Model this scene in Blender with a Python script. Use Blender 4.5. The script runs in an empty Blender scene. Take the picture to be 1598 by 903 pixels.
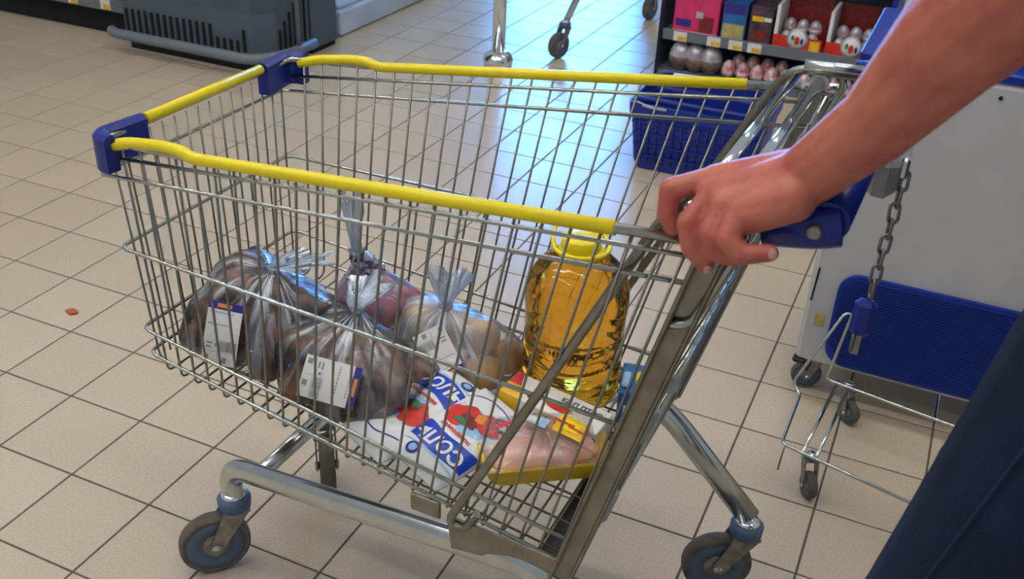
import bpy, bmesh, math, random
from mathutils import Vector, Matrix, noise
random.seed(7)
SC = bpy.context.scene
COL = SC.collection

# ------------------------------------------------------------------ camera
F_PX = 1590.47
CAM = Vector((1.63468, -2.12097, 1.41173))
RX = Vector((0.90976, 0.41303, 0.04172))      # image right
RY = Vector((0.24068, -0.44289, -0.86367))    # image down
RZ = Vector((-0.33825, 0.79577, -0.50233))    # view direction
cam_d = bpy.data.cameras.new('camera')
cam = bpy.data.objects.new('camera', cam_d)
COL.objects.link(cam)
m = Matrix.Identity(4)
for i in range(3):
    m[i][0] = RX[i]; m[i][1] = -RY[i]; m[i][2] = -RZ[i]; m[i][3] = CAM[i]
cam.matrix_world = m
cam_d.sensor_fit = 'HORIZONTAL'
cam_d.sensor_width = 36.0
cam_d.lens = F_PX / 1598 * 36.0
cam_d.clip_start = 0.02
cam_d.dof.use_dof = True
cam_d.dof.focus_distance = 1.75
cam_d.dof.aperture_fstop = 9.0
SC.camera = cam

# ------------------------------------------------------------------ world, exposure
wd = bpy.data.worlds.new('store_ambient')
SC.world = wd
wd.use_nodes = True
wd.node_tree.nodes['Background'].inputs[0].default_value = (0.86, 0.93, 1.0, 1)
wd.node_tree.nodes['Background'].inputs[1].default_value = 0.22
SC.view_settings.view_transform = 'Standard'
SC.view_settings.look = 'None'
SC.view_settings.exposure = 0.64
SC.view_settings.gamma = 1.0
SC.view_settings.use_curve_mapping = False

LAMP_STRENGTH = 19.0
DAYLIGHT = 14.0

# ------------------------------------------------------------------ node materials
def mat(name, col, rough=0.5, metal=0.0, var=0.0, scale=20.0, bump=0.0, bscale=60.0, spec=0.5, emit=None, estr=0.0,
        trans=0.0, ior=1.45, rnd=0.0, coat=0.0, sss=0.0, alpha=1.0, stretch=None, col2=None):
    M = bpy.data.materials.new(name)
    M.use_nodes = True
    nt = M.node_tree
    b = nt.nodes['Principled BSDF']
    b.inputs['Base Color'].default_value = (*col, 1)
    b.inputs['Roughness'].default_value = rough
    b.inputs['Metallic'].default_value = metal
    b.inputs['Specular IOR Level'].default_value = spec
    b.inputs['Transmission Weight'].default_value = trans
    b.inputs['IOR'].default_value = ior
    b.inputs['Coat Weight'].default_value = coat
    b.inputs['Alpha'].default_value = alpha
    if sss:
        b.inputs['Subsurface Weight'].default_value = sss
        b.inputs['Subsurface Radius'].default_value = (0.012, 0.004, 0.002)
    if emit:
        b.inputs['Emission Color'].default_value = (*emit, 1)
        b.inputs['Emission Strength'].default_value = estr
    tc = None
    if var or bump or col2:
        tc = nt.nodes.new('ShaderNodeTexCoord')
        src = tc.outputs['Object']
        if stretch:
            mp = nt.nodes.new('ShaderNodeMapping')
            mp.inputs['Scale'].default_value = stretch
            nt.links.new(src, mp.inputs[0]); src = mp.outputs[0]
    if var or col2:
        n = nt.nodes.new('ShaderNodeTexNoise')
        n.inputs['Scale'].default_value = scale
        n.inputs['Detail'].default_value = 5
        nt.links.new(src, n.inputs[0])
        mx = nt.nodes.new('ShaderNodeMix'); mx.data_type = 'RGBA'
        c2 = col2 if col2 else tuple(max(0, c * (1 - var)) for c in col)
        mx.inputs[6].default_value = (*col, 1); mx.inputs[7].default_value = (*c2, 1)
        rp = nt.nodes.new('ShaderNodeValToRGB')
        rp.color_ramp.elements[0].position = 0.36; rp.color_ramp.elements[1].position = 0.66
        nt.links.new(n.outputs[0], rp.inputs[0])
        nt.links.new(rp.outputs[0], mx.inputs[0])
        out = mx.outputs[2]
        if rnd:
            oi = nt.nodes.new('ShaderNodeObjectInfo')
            hv = nt.nodes.new('ShaderNodeHueSaturation')
            mr = nt.nodes.new('ShaderNodeMapRange')
            mr.inputs[3].default_value = 1 - rnd; mr.inputs[4].default_value = 1 + rnd
            nt.links.new(oi.outputs['Random'], mr.inputs[0])
            nt.links.new(mr.outputs[0], hv.inputs['Value'])
            nt.links.new(out, hv.inputs['Color']); out = hv.outputs[0]
        nt.links.new(out, b.inputs['Base Color'])
    if bump:
        n2 = nt.nodes.new('ShaderNodeTexNoise')
        n2.inputs['Scale'].default_value = bscale
        n2.inputs['Detail'].default_value = 4
        nt.links.new(src, n2.inputs[0])
        bp = nt.nodes.new('ShaderNodeBump')
        bp.inputs['Strength'].default_value = bump
        bp.inputs['Distance'].default_value = 0.004
        nt.links.new(n2.outputs[0], bp.inputs['Height'])
        nt.links.new(bp.outputs[0], b.inputs['Normal'])
    return M

def film(name, col, base, streak, rough=0.18, nscale=26.0, tint=(1, 1, 1)):
    """thin plastic film: see-through with milky folds and painted blue-white highlights running up and down the bag"""
    M = bpy.data.materials.new(name); M.use_nodes = True
    nt = M.node_tree; b = nt.nodes['Principled BSDF']
    b.inputs['Base Color'].default_value = (*col, 1)
    b.inputs['Roughness'].default_value = rough
    b.inputs['Specular IOR Level'].default_value = 0.9
    tr = nt.nodes.new('ShaderNodeBsdfTransparent'); tr.inputs[0].default_value = (*tint, 1)
    gl = nt.nodes.new('ShaderNodeBsdfGlossy'); gl.inputs['Roughness'].default_value = rough
    gl.inputs[0].default_value = (0.8, 0.9, 1, 1)
    tc = nt.nodes.new('ShaderNodeTexCoord')
    sep = nt.nodes.new('ShaderNodeSeparateXYZ'); nt.links.new(tc.outputs['Object'], sep.inputs[0])
    at = nt.nodes.new('ShaderNodeMath'); at.operation = 'ARCTAN2'
    nt.links.new(sep.outputs[1], at.inputs[0]); nt.links.new(sep.outputs[0], at.inputs[1])
    cs = nt.nodes.new('ShaderNodeMath'); cs.operation = 'COSINE'; nt.links.new(at.outputs[0], cs.inputs[0])
    sn = nt.nodes.new('ShaderNodeMath'); sn.operation = 'SINE'; nt.links.new(at.outputs[0], sn.inputs[0])
    ln = nt.nodes.new('ShaderNodeVectorMath'); ln.operation = 'LENGTH'; nt.links.new(tc.outputs['Object'], ln.inputs[0])
    sc = nt.nodes.new('ShaderNodeMath'); sc.operation = 'MULTIPLY'; sc.inputs[1].default_value = 2.2
    nt.links.new(ln.outputs['Value'], sc.inputs[0])
    cb = nt.nodes.new('ShaderNodeCombineXYZ')
    nt.links.new(cs.outputs[0], cb.inputs[0]); nt.links.new(sn.outputs[0], cb.inputs[1]); nt.links.new(sc.outputs[0], cb.inputs[2])
    n = nt.nodes.new('ShaderNodeTexNoise'); n.inputs['Scale'].default_value = nscale * 0.22; n.inputs['Detail'].default_value = 6
    nt.links.new(cb.outputs[0], n.inputs[0])
    rp = nt.nodes.new('ShaderNodeValToRGB')
    rp.color_ramp.elements[0].position = 0.47; rp.color_ramp.elements[0].color = (base,) * 3 + (1,)
    rp.color_ramp.elements[1].position = 0.72; rp.color_ramp.elements[1].color = (streak,) * 3 + (1,)
    nt.links.new(n.outputs[0], rp.inputs[0])
    m1 = nt.nodes.new('ShaderNodeMixShader')
    fo = nt.nodes.new('ShaderNodeMapRange')       # folds and painted highlights crowd together towards the gathered neck
    fo.inputs[1].default_value = 0.02; fo.inputs[2].default_value = 0.15; fo.inputs[3].default_value = 1.35; fo.inputs[4].default_value = 0.38
    nt.links.new(ln.outputs['Value'], fo.inputs[0])
    ml = nt.nodes.new('ShaderNodeMath'); ml.operation = 'MULTIPLY'; ml.use_clamp = True
    nt.links.new(rp.outputs[0], ml.inputs[0]); nt.links.new(fo.outputs[0], ml.inputs[1])
    nt.links.new(ml.outputs[0], m1.inputs[0]); nt.links.new(tr.outputs[0], m1.inputs[1]); nt.links.new(b.outputs[0], m1.inputs[2])
    fr = nt.nodes.new('ShaderNodeFresnel'); fr.inputs[0].default_value = 1.4
    m2 = nt.nodes.new('ShaderNodeMixShader')
    nt.links.new(fr.outputs[0], m2.inputs[0]); nt.links.new(m1.outputs[0], m2.inputs[1]); nt.links.new(gl.outputs[0], m2.inputs[2])
    bp = nt.nodes.new('ShaderNodeBump'); bp.inputs['Strength'].default_value = 0.8; bp.inputs['Distance'].default_value = 0.01
    nt.links.new(n.outputs[0], bp.inputs['Height'])
    for nd in (b, gl, fr):
        nt.links.new(bp.outputs[0], nd.inputs['Normal'])
    nt.links.new(m2.outputs[0], nt.nodes['Material Output'].inputs[0])
    return M

MT = {}
MT['tile'] = mat('beige_ceramic_tile', (0.60, 0.505, 0.385), 0.25, var=0.16, scale=220, bump=0.05, bscale=90, rnd=0.035, spec=0.55)
MT['grout'] = mat('dark_grout', (0.14, 0.12, 0.10), 0.9, var=0.3, scale=30)
MT['zinc'] = mat('zinc_plated_wire', (0.50, 0.51, 0.46), 0.26, 1.0, var=0.2, scale=60)
MT['zinc_dark'] = mat('darkened_zinc', (0.32, 0.31, 0.26), 0.36, 1.0, var=0.25, scale=40)  # zinc darkened in colour for the dim surroundings upright wires would mirror
MT['tube'] = mat('chromed_tube', (0.60, 0.63, 0.62), 0.22, 1.0, var=0.12, scale=30)
MT['chrome'] = mat('bright_chrome', (0.86, 0.88, 0.9), 0.08, 1.0)
MT['yellow'] = mat('yellow_plastic', (0.86, 0.70, 0.012), 0.32, var=0.05, scale=30)
MT['blue'] = mat('navy_blue_plastic', (0.010, 0.026, 0.24), 0.3, var=0.15, scale=25)
MT['blue2'] = mat('royal_blue_plastic', (0.006, 0.03, 0.30), 0.42, var=0.12, scale=30)
MT['rubber'] = mat('grey_rubber', (0.15, 0.125, 0.10), 0.75, var=0.35, scale=40)
MT['rubber_blue'] = mat('blue_grey_rim', (0.11, 0.15, 0.22), 0.6, var=0.2, scale=30)
MT['fork'] = mat('dirty_fork_metal', (0.36, 0.33, 0.28), 0.5, 0.7, var=0.4, scale=50)
MT['collar'] = mat('blue_grey_collar', (0.09, 0.14, 0.25), 0.45, var=0.15)
MT['black'] = mat('black_plastic', (0.012, 0.012, 0.014), 0.5, var=0.2)
MT['grey_plastic'] = mat('light_grey_plastic', (0.42, 0.44, 0.44), 0.45, var=0.12)
MT['lock_grey'] = mat('coin_lock_grey', (0.30, 0.31, 0.31), 0.4, var=0.1)
MT['chain'] = mat('worn_chain_steel', (0.34, 0.32, 0.31), 0.38, 1.0, var=0.3, scale=60)
MT['white_case'] = mat('off_white_cabinet', (0.50, 0.51, 0.53), 0.45, var=0.06, scale=14)
MT['white'] = mat('white_print', (0.78, 0.78, 0.77), 0.5)
MT['paper'] = mat('label_paper', (0.74, 0.74, 0.73), 0.55, var=0.04, scale=60)
MT['ink'] = mat('black_ink', (0.03, 0.03, 0.035), 0.6)
MT['ink_grey'] = mat('grey_ink', (0.26, 0.27, 0.29), 0.6)
MT['label_blue'] = mat('label_blue_print', (0.03, 0.025, 0.26), 0.5)
MT['orange'] = mat('orange_print', (0.75, 0.26, 0.05), 0.5)
MT['red'] = mat('red_print', (0.72, 0.035, 0.02), 0.4, var=0.25, scale=60)
MT['darkred'] = mat('dark_red_print', (0.25, 0.03, 0.025), 0.45, var=0.4, scale=90)
MT['green'] = mat('green_print', (0.05, 0.22, 0.10), 0.5)
MT['salt_white'] = mat('glossy_white_pouch', (0.76, 0.78, 0.80), 0.3, var=0.05, bump=0.25, bscale=45)
MT['salt_blue'] = mat('bright_blue_pouch_print', (0.01, 0.06, 0.52), 0.3, bump=0.2, bscale=45)
MT['sky_blue'] = mat('pale_blue_pouch_print', (0.28, 0.52, 0.78), 0.35)
MT['amber'] = mat('amber_print', (0.9, 0.52, 0.02), 0.4, var=0.2, scale=50)
MT['tray'] = mat('yellow_foam_tray', (1.0, 0.70, 0.03), 0.45, var=0.08, bump=0.06, bscale=120)
MT['chicken'] = mat('raw_chicken_skin', (0.86, 0.55, 0.48), 0.28, col2=(0.84, 0.40, 0.28), scale=16, bump=0.25, bscale=45, sss=0.25, coat=0.5)
MT['potato'] = mat('earthy_potato_skin', (0.29, 0.115, 0.043), 0.7, col2=(0.065, 0.028, 0.015), scale=26, bump=0.3, bscale=60, rnd=0.35)
MT['onion'] = mat('golden_onion_skin', (0.85, 0.50, 0.11), 0.4, col2=(0.62, 0.29, 0.05), scale=20, bump=0.12, bscale=50, rnd=0.12, stretch=(1, 1, 0.2))
MT['tomato'] = mat('red_tomato_skin', (0.72, 0.05, 0.035), 0.25, var=0.2, scale=12, rnd=0.1)
MT['film'] = film('clear_bag_film', (0.78, 0.84, 0.98), 0.05, 0.80)
MT['film2'] = film('milky_bag_film', (0.72, 0.85, 1.0), 0.28, 0.9, rough=0.22)
MT['film3'] = film('pinkish_bag_film', (0.74, 0.72, 0.98), 0.42, 0.8, rough=0.25)
MT['wrap'] = film('tray_cling_film', (0.85, 0.82, 0.9), 0.06, 0.3, rough=0.1)
MT['oil'] = mat('sunflower_oil_in_clear_plastic', (1.0, 0.52, 0.04), 0.05, trans=1.0, ior=1.36, bump=0.55, bscale=24, stretch=(1, 1, .45))
MT['skin'] = mat('ruddy_skin', (0.57, 0.185, 0.125), 0.42, col2=(0.45, 0.105, 0.08), scale=22, bump=0.22, bscale=130, sss=0.15)
MT['nail'] = mat('fingernail', (0.62, 0.32, 0.25), 0.3)
MT['denim'] = mat('dark_blue_denim', (0.0035, 0.009, 0.034), 0.9, col2=(0.007, 0.018, 0.062), scale=9, bump=0.5, bscale=380)
MT['seam'] = mat('denim_seam', (0.02, 0.035, 0.085), 0.85, var=0.3, scale=120)
MT['shirt'] = mat('navy_shirt_cotton', (0.02, 0.03, 0.08), 0.9, var=0.2, scale=20, bump=0.2, bscale=200)
MT['shoe'] = mat('black_leather', (0.015, 0.013, 0.012), 0.45, var=0.2)
MT['hair'] = mat('grey_brown_hair', (0.08, 0.06, 0.05), 0.8, var=0.4, scale=80)
MT['eye'] = mat('eye_white', (0.75, 0.74, 0.72), 0.3)
MT['fridge'] = mat('slate_grey_panel', (0.085, 0.115, 0.15), 0.5, var=0.12, scale=8)
MT['fridge_dark'] = mat('dark_slot', (0.008, 0.009, 0.012), 0.8)
MT['bumper'] = mat('grey_bumper', (0.17, 0.20, 0.24), 0.45, var=0.15, scale=15)
MT['shelf'] = mat('grey_shelf_metal', (0.16, 0.18, 0.22), 0.45, var=0.12, scale=10)
MT['plinth'] = mat('pale_blue_wrapped_plinth', (0.55, 0.66, 0.82), 0.3, var=0.18, scale=5, bump=0.3, bscale=12)
MT['acrylic'] = film('acrylic_panel', (0.45, 0.6, 0.95), 0.28, 0.34, rough=0.1, nscale=3)
MT['pink'] = mat('hot_pink_carton', (0.75, 0.04, 0.17), 0.4, var=0.2, scale=25)
MT['cyan'] = mat('blue_carton', (0.03, 0.16, 0.42), 0.4, var=0.2, scale=25)
MT['sand'] = mat('sand_print', (0.5, 0.42, 0.16), 0.5, var=0.3, scale=40)
MT['night'] = mat('dark_carton', (0.03, 0.03, 0.05), 0.45, col2=(0.14, 0.06, 0.08), scale=30)
MT['foil'] = mat('pale_foil', (0.62, 0.62, 0.66), 0.3, 0.3, col2=(0.35, 0.30, 0.36), scale=25, rnd=0.15)
MT['foil_red'] = mat('red_and_white_foil', (0.66, 0.60, 0.62), 0.3, 0.2, col2=(0.55, 0.05, 0.06), scale=38, rnd=0.15)
MT['foil_dark'] = mat('dark_print_foil', (0.10, 0.09, 0.08), 0.4, col2=(0.30, 0.16, 0.12), scale=40, rnd=0.2)
MT['wall'] = mat('cream_wall', (0.32, 0.30, 0.27), 0.8, var=0.06, scale=3)
MT['daylight'] = mat('daylit_glass', (0.1, 0.2, 0.3), 0.2, emit=(0.09, 0.38, 1.0), estr=DAYLIGHT)
MT['lamp_glow'] = mat('fluorescent_tube', (0.9, 0.9, 0.9), 0.5, emit=(1.0, 0.95, 0.87), estr=LAMP_STRENGTH)
MT['lamp_case'] = mat('white_lamp_case', (0.7, 0.7, 0.7), 0.5, var=0.05)
MT['crumb'] = mat('orange_crumb', (0.55, 0.13, 0.03), 0.7, var=0.3, scale=200)
MT['rib_blue'] = mat('ribbed_blue_panel', (0.006, 0.035, 0.26), 0.5, var=0.1, scale=30)

# ------------------------------------------------------------------ mesh helpers
class MB:
    def __init__(s): s.v = []; s.f = []; s.sm = []
    def add(s, vs, fs, smooth=True):
        o = len(s.v); s.v += [tuple(v) for v in vs]
        s.f += [tuple(i + o for i in f) for f in fs]; s.sm += [smooth] * len(fs)
        return s
    def box(s, c, size, rz=0.0, M=None, bev=0.0):
        x, y, z = (d / 2 for d in size)
        if bev:
            b = min(bev, x * .9, y * .9, z * .9)
            vs = []
            for sx in (-1, 1):
                for sy in (-1, 1):
                    for sz in (-1, 1):
                        vs += [(sx * x, sy * (y - b), sz * (z - b)), (sx * (x - b), sy * y, sz * (z - b)), (sx * (x - b), sy * (y - b), sz * z)]
            bm = bmesh.new()
            bv = [bm.verts.new(v) for v in vs]
            bmesh.ops.convex_hull(bm, input=bv)
            bmesh.ops.dissolve_limit(bm, angle_limit=0.02, verts=bm.verts[:], edges=bm.edges[:])
            bm.verts.index_update()
            vs = [v.co.copy() for v in bm.verts]
            fs = [[v.index for v in f.verts] for f in bm.faces]
            bm.free()
        else:
            vs = [Vector((sx * x, sy * y, sz * z)) for sx in (-1, 1) for sy in (-1, 1) for sz in (-1, 1)]
            fs = [(0, 1, 3, 2), (4, 6, 7, 5), (0, 4, 5, 1), (2, 3, 7, 6), (0, 2, 6, 4), (1, 5, 7, 3)]
        R = M if M else Matrix.Rotation(rz, 3, 'Z')
        vs = [R @ Vector(v) + Vector(c) for v in vs]
        return s.add(vs, fs, False)
    def tube(s, path, r, seg=8, closed=False, ell=None, up=(0, 0, 1), side_hint=None):
        """sweep along path; r a number or list; ell=(a,b) radii across / along 'up'"""
        P = [Vector(p) for p in path]; n = len(P)
        vs = []; fs = []; prev = None
        for i in range(n):
            if closed: t = (P[(i + 1) % n] - P[i - 1])
            else: t = P[min(i + 1, n - 1)] - P[max(i - 1, 0)]
            t = t.normalized()
            if ell:
                side = t.cross(Vector(up)) if side_hint is None else Vector(side_hint) - t * t.dot(Vector(side_hint))
                if side.length < 1e-4: side = Vector((0, 1, 0))
                side.normalize(); nv = side.cross(t).normalized()
            else:
                if prev is None:
                    side = t.orthogonal().normalized()
                else:
                    side = (prev - t * prev.dot(t))
                    side = side.normalized() if side.length > 1e-6 else t.orthogonal().normalized()
                prev = side; nv = t.cross(side)
            rr = r[i] if isinstance(r, (list, tuple)) else r
            for k in range(seg):
                a = 2 * math.pi * k / seg
                if ell: vs.append(P[i] + side * math.cos(a) * ell[0] + nv * math.sin(a) * ell[1])
                else: vs.append(P[i] + (side * math.cos(a) + nv * math.sin(a)) * rr)
        for i in range(n if closed else n - 1):
            j = (i + 1) % n
            for k in range(seg):
                l = (k + 1) % seg
                fs.append((i * seg + k, i * seg + l, j * seg + l, j * seg + k))
        s.add(vs, fs, True)
        if not closed:
            o = len(s.v) - len(vs)
            s.f.append(tuple(o + k for k in reversed(range(seg)))); s.sm.append(False)
            s.f.append(tuple(o + (n - 1) * seg + k for k in range(seg))); s.sm.append(False)
        return s
    def lathe(s, prof, seg=24, c=(0, 0, 0), M=None, fn=None):
        vs = []; fs = []; n = len(prof)
        for (r, z) in prof:
            for k in range(seg):
                a = 2 * math.pi * k / seg
                rr = fn(r, z, a) if fn else r
                vs.append(Vector((rr * math.cos(a), rr * math.sin(a), z)))
        for i in range(n - 1):
            for k in range(seg):
                l = (k + 1) % seg
                fs.append((i * seg + k, i * seg + l, (i + 1) * seg + l, (i + 1) * seg + k))
        fs.append(tuple(reversed(range(seg)))); fs.append(tuple((n - 1) * seg + k for k in range(seg)))
        vs = [(M @ v if M else v) + Vector(c) for v in vs]
        s.add(vs, fs, True)
        return s
    def capsule(s, a, b, ra, rb, seg=14, flat=None):
        """tapered capsule from a to b (closed)"""
        a = Vector(a); b = Vector(b); d = b - a; L = d.length
        q = d.to_track_quat('Z', 'Y').to_matrix()
        prof = []
        for i in range(1, 6):
            t = -math.pi / 2 + i * math.pi / 12
            prof.append((ra * math.cos(t), ra * math.sin(t)))
        prof += [(ra, 0), (rb, L)]
        for i in range(1, 6):
            t = i * math.pi / 12
            prof.append((rb * math.cos(t), L + rb * math.sin(t)))
        return s.lathe(prof, seg, a, q)
    def ell(s, c, r, M=None, sub=3, nz=0.0, seed=0):
        bm = bmesh.new(); bmesh.ops.create_icosphere(bm, subdivisions=sub, radius=1)
        vs = []
        for v in bm.verts:
            p = v.co.copy()
            k = 1 + (noise.noise(p * 1.6 + Vector((seed, seed * 2.3, 0))) * nz if nz else 0)
            p = Vector((p.x * r[0], p.y * r[1], p.z * r[2])) * k
            vs.append((M @ p if M else p) + Vector(c))
        bm.verts.index_update()
        fs = [[v.index for v in f.verts] for f in bm.faces]; bm.free()
        return s.add(vs, fs, True)
    def mesh(s, name):
        me = bpy.data.meshes.new(name); me.from_pydata(s.v, [], s.f)
        me.polygons.foreach_set('use_smooth', s.sm); me.update()
        return me
    def build(s, name, material, parent=None, loc=None):
        me = s.mesh(name); me.materials.append(MT[material])
        o = bpy.data.objects.new(name, me); COL.objects.link(o)
        if parent: o.parent = parent
        if loc is not None: o.location = loc
        return o

def fillet(pts, r, n=5):
    P = [Vector(p) for p in pts]; out = [P[0]]
    for i in range(1, len(P) - 1):
        a = P[i - 1] - P[i]; b = P[i + 1] - P[i]
        rr = r[i] if isinstance(r, (list, tuple)) else r
        d = min(rr, a.length * (.92 if i == 1 else .49), b.length * (.92 if i == len(P) - 2 else .49))
        p0 = P[i] + a.normalized() * d; p1 = P[i] + b.normalized() * d
        for k in range(n + 1):
            t = k / n
            out.append(p0 * (1 - t) ** 2 + P[i] * 2 * t * (1 - t) + p1 * t * t)
    out.append(P[-1]); return out

def thing(name, label, cat, loc=(0, 0, 0), rz=0.0, group=None):
    o = bpy.data.objects.new(name, None); COL.objects.link(o)
    o.empty_display_size = 0.05
    o.location = loc; o.rotation_euler = (0, 0, rz)
    return tag(o, label, cat, group)
def tag(o, label, cat, group=None):
    o['label'] = label; o['category'] = cat
    if group: o['group'] = group
    return o
def struct(o, label=None):
    o['kind'] = 'structure'
    if label: o['label'] = label
    return o
def copy_one(o, parent=None):
    c = o.copy(); COL.objects.link(c); c.parent = parent
    return c
def copy_tree(o, parent=None):
    kids = list(o.children)
    c = copy_one(o, parent)
    for k in kids: copy_tree(k, c)
    return c

# cart frame: s runs from the basket's nose back to the handle, w across it, z up
CO = Vector((0.55473, -0.90142, 0)); CY = -0.025326
CA = Vector((math.cos(CY), math.sin(CY), 0)); CN = Vector((-math.sin(CY), math.cos(CY), 0))
def Wd(s, w, z): return CO + CA * s + CN * w + Vector((0, 0, z))
def px_ok(p, mrg=60):
    d = Vector(p) - CAM; zz = d.dot(RZ)
    if zz < 0.1: return False
    x = 799 + F_PX * d.dot(RX) / zz; y = 451.5 + F_PX * d.dot(RY) / zz
    return -mrg < x < 1598 + mrg and -mrg < y < 903 + mrg

# ================================================================== THE SETTING
T = 0.2
fl = MB().box((0.2, 2.6, -0.0275), (8.0, 11.2, 0.05)).build('floor', 'grout')
struct(fl, 'beige ceramic tile floor with dark grout lines')
g = 0.0022
def tile_mesh(mb, x, y):
    e = T / 2 - g; b = 0.0016
    vs = [(sx * (e - b) + x, sy * (e - b) + y, 0) for sx, sy in ((-1, -1), (1, -1), (1, 1), (-1, 1))]
    vs += [(sx * e + x, sy * e + y, -0.0009) for sx, sy in ((-1, -1), (1, -1), (1, 1), (-1, 1))]
    vs += [(sx * e + x, sy * e + y, -0.004) for sx, sy in ((-1, -1), (1, -1), (1, 1), (-1, 1))]
    fs = [(0, 1, 2, 3)]
    for k in range(4):
        l = (k + 1) % 4
        fs += [(4 + k, 4 + l, l, k), (8 + k, 8 + l, 4 + l, 4 + k)]
    mb.add(vs, fs, False)
tb = MB(); tile_mesh(tb, 0, 0); tile_me = tb.mesh('floor_tile'); tile_me.materials.append(MT['tile'])
cells = []
for iu in range(-19, 21):
    for iv in range(-15, 41):
        c = Vector(((iu + .5) * T, (iv + .5) * T, 0))
        cells.append((not px_ok(c, 70), (c - CAM).length, c))
cells.sort(key=lambda t: (t[0], t[1]))
far = MB()
for k, (_, _, c) in enumerate(cells):
    if k < 300:
        o = bpy.data.objects.new('floor_tile', tile_me); COL.objects.link(o)
        o.parent = fl; o.location = c
        o.rotation_euler = (random.uniform(-.0012, .0012), random.uniform(-.0012, .0012), 0)
    else:
        tile_mesh(far, c.x, c.y)
o = far.build('floor_tiles_beyond', 'tile', fl); o['kind'] = 'stuff'

wb = MB()
wb.box((-3.35, 8.1, 2.1), (0.9, 0.15, 4.2)).box((1.4, 8.1, 2.1), (5.6, 0.15, 4.2)).box((-2.15, 8.1, 4.0), (1.6, 0.15, 0.4))
struct(wb.build('wall_back', 'wall'), 'cream back wall of the shop around tall glazing')
wn = struct(MB().box((-2.95, 8.06, 1.9), (0.06, .1, 3.8)).box((-1.45, 8.06, 1.9), (.06, .1, 3.8)).box((-2.2, 8.06, 3.77), (1.5, .1, .06)).box((-2.2, 8.06, .03), (1.5, .1, .06)).build('window_1', 'lamp_case'), 'tall daylit shop glazing in the back wall')
for zz in (0.97, 2.83):
    MB().box((-2.2, 8.08, zz), (1.44, .02, 1.84)).build('pane', 'daylight', wn)
# strip lamps over the aisles
def lamp(x, y, rz):
    t = thing('strip_lamp', 'white ceiling strip lamp hanging over the aisle', 'lamp', (x, y, 3.3), rz, 'strip lamps over the aisles')
    MB().box((0, 0, 0.03), (1.56, 0.16, 0.05), bev=.01).build('lamp_case', 'lamp_case', t)
    for d in (-.04, .04):
        MB().tube([(-.74, d, -.012), (.74, d, -.012)], .016, 8).build('lamp_tube', 'lamp_glow', t)
    for d in (-.6, .6):
        MB().tube([(d, 0, .05), (d, 0, .7)], .004, 6).build('hanger', 'lamp_case', t)
    return t
for (x, y, r) in [(-1.7, -1.5, 0), (0.1, -1.5, 0), (1.9, -1.5, 0), (-1.7, 0.0, 0), (0.1, 0.0, 0), (1.9, 0.0, 0), (-1.7, -3.0, 0), (0.1, -3.0, 0), (1.6, 2.4, 0)]:
    lamp(x, y, r)

# ================================================================== SHOPPING CART
cart = thing('shopping_cart', 'wire shopping cart with yellow rim and blue corners, holding groceries', 'shopping cart', CO, CY)
def near_top(s): return .215 + .0679 * s
def near_bot(s): return .196 + .0513 * s
rz_ = lambda s: .838 + .118 * s          # rim height
fz_ = lambda s: .455 - .085 * s          # wire floor height
def ringz(k, s): return {'A': .788 + .111 * s, 'B': .667, 'C': .522 - .1 * s, 'D': .475 - .098 * s}[k]
ring_s1 = {'A': .905, 'B': .826, 'C': .772, 'D': .758}
ring_w0 = {'A': .215, 'B': .209, 'C': .199, 'D': .196}
ring_w1 = {'A': .266, 'B': .250, 'C': .237, 'D': .234}

# rim frame tube (metal) with its plastic sleeves
rim = []
for sg in (-1, 1):
    pass
def rim_path(sg, s0, s1, n=8):
    return [(s0 + (s1 - s0) * i / n, sg * (near_top(s0 + (s1 - s0) * i / n) + .002), rz_(s0 + (s1 - s0) * i / n)) for i in range(n + 1)]
bk = MB()
pA = rim_path(-1, .03, .885); pB = rim_path(1, .03, .885)
loop = list(reversed(pA)) + pB
bk.tube(fillet([pA[-1], (.20, -near_top(.20) - .002, rz_(.20)), (.022, -.220, .848), (.022, .220, .848), (.20, near_top(.20) + .002, rz_(.20)), pB[-1]], [0, .05, .02, .02, .05, 0]), .0062, 10)
# secondary wire just under the rim
for sg in (-1, 1):
    bk.tube([(s, sg * (near_top(s) - .004), rz_(s) - .021) for s in (.02, .3, .6, .9)], .003, 8)
basket = bk.build('basket', 'zinc', cart)
basket['label'] = 'zinc wire basket with steel rim'
for k in 'ABCD':
    w0, w1, s1 = ring_w0[k], ring_w1[k], ring_s1[k]
    s0 = {'A': 0, 'B': .008, 'C': .016, 'D': .019}[k]
    z0, z1 = ringz(k, s0), ringz(k, s1)
    if k == 'A': z1 = .888
    pts = [(s1, -w1, z1), (s0, -w0, z0), (s0, w0, z0), (s1, w1, z1)]
    MB().tube(fillet(pts, .018 if k != 'A' else .012, 5), .0030, 8).build('ring_wire', 'zinc', basket)
for i in range(25):                                      # U-shaped wires: down one side, under the floor, up the other
    st = .052 + .0352 * i; sb = .054 + .0293 * i
    zt = rz_(st) - (.006 if st > .17 else .0); zb = fz_(sb) - .004
    st = min(st, .888)
    wt = near_top(st) - .003; wb_ = near_bot(sb) - .004
    pts = [(st, -wt, zt), (sb, -wb_, zb), (sb, wb_, zb), (st, wt, zt)]
    MB().tube(fillet(pts, [0, .014, .014, 0], 4), .0020, 6).build('wire', 'zinc_dark', basket)
for i in range(16):                                      # nose wires run down and back along the floor
    f = -1 + 2 * (i + .5) / 16
    pts = [(.012, f * .212, .832), (.026, f * .193, .458)]
    if i % 2 == 0:
        pts += [(.06, f * .193, .449), (.765, f * .225, .392)]
    MB().tube(fillet(pts, .012, 3), .0018, 6).build('wire', 'zinc_dark', basket)

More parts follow.
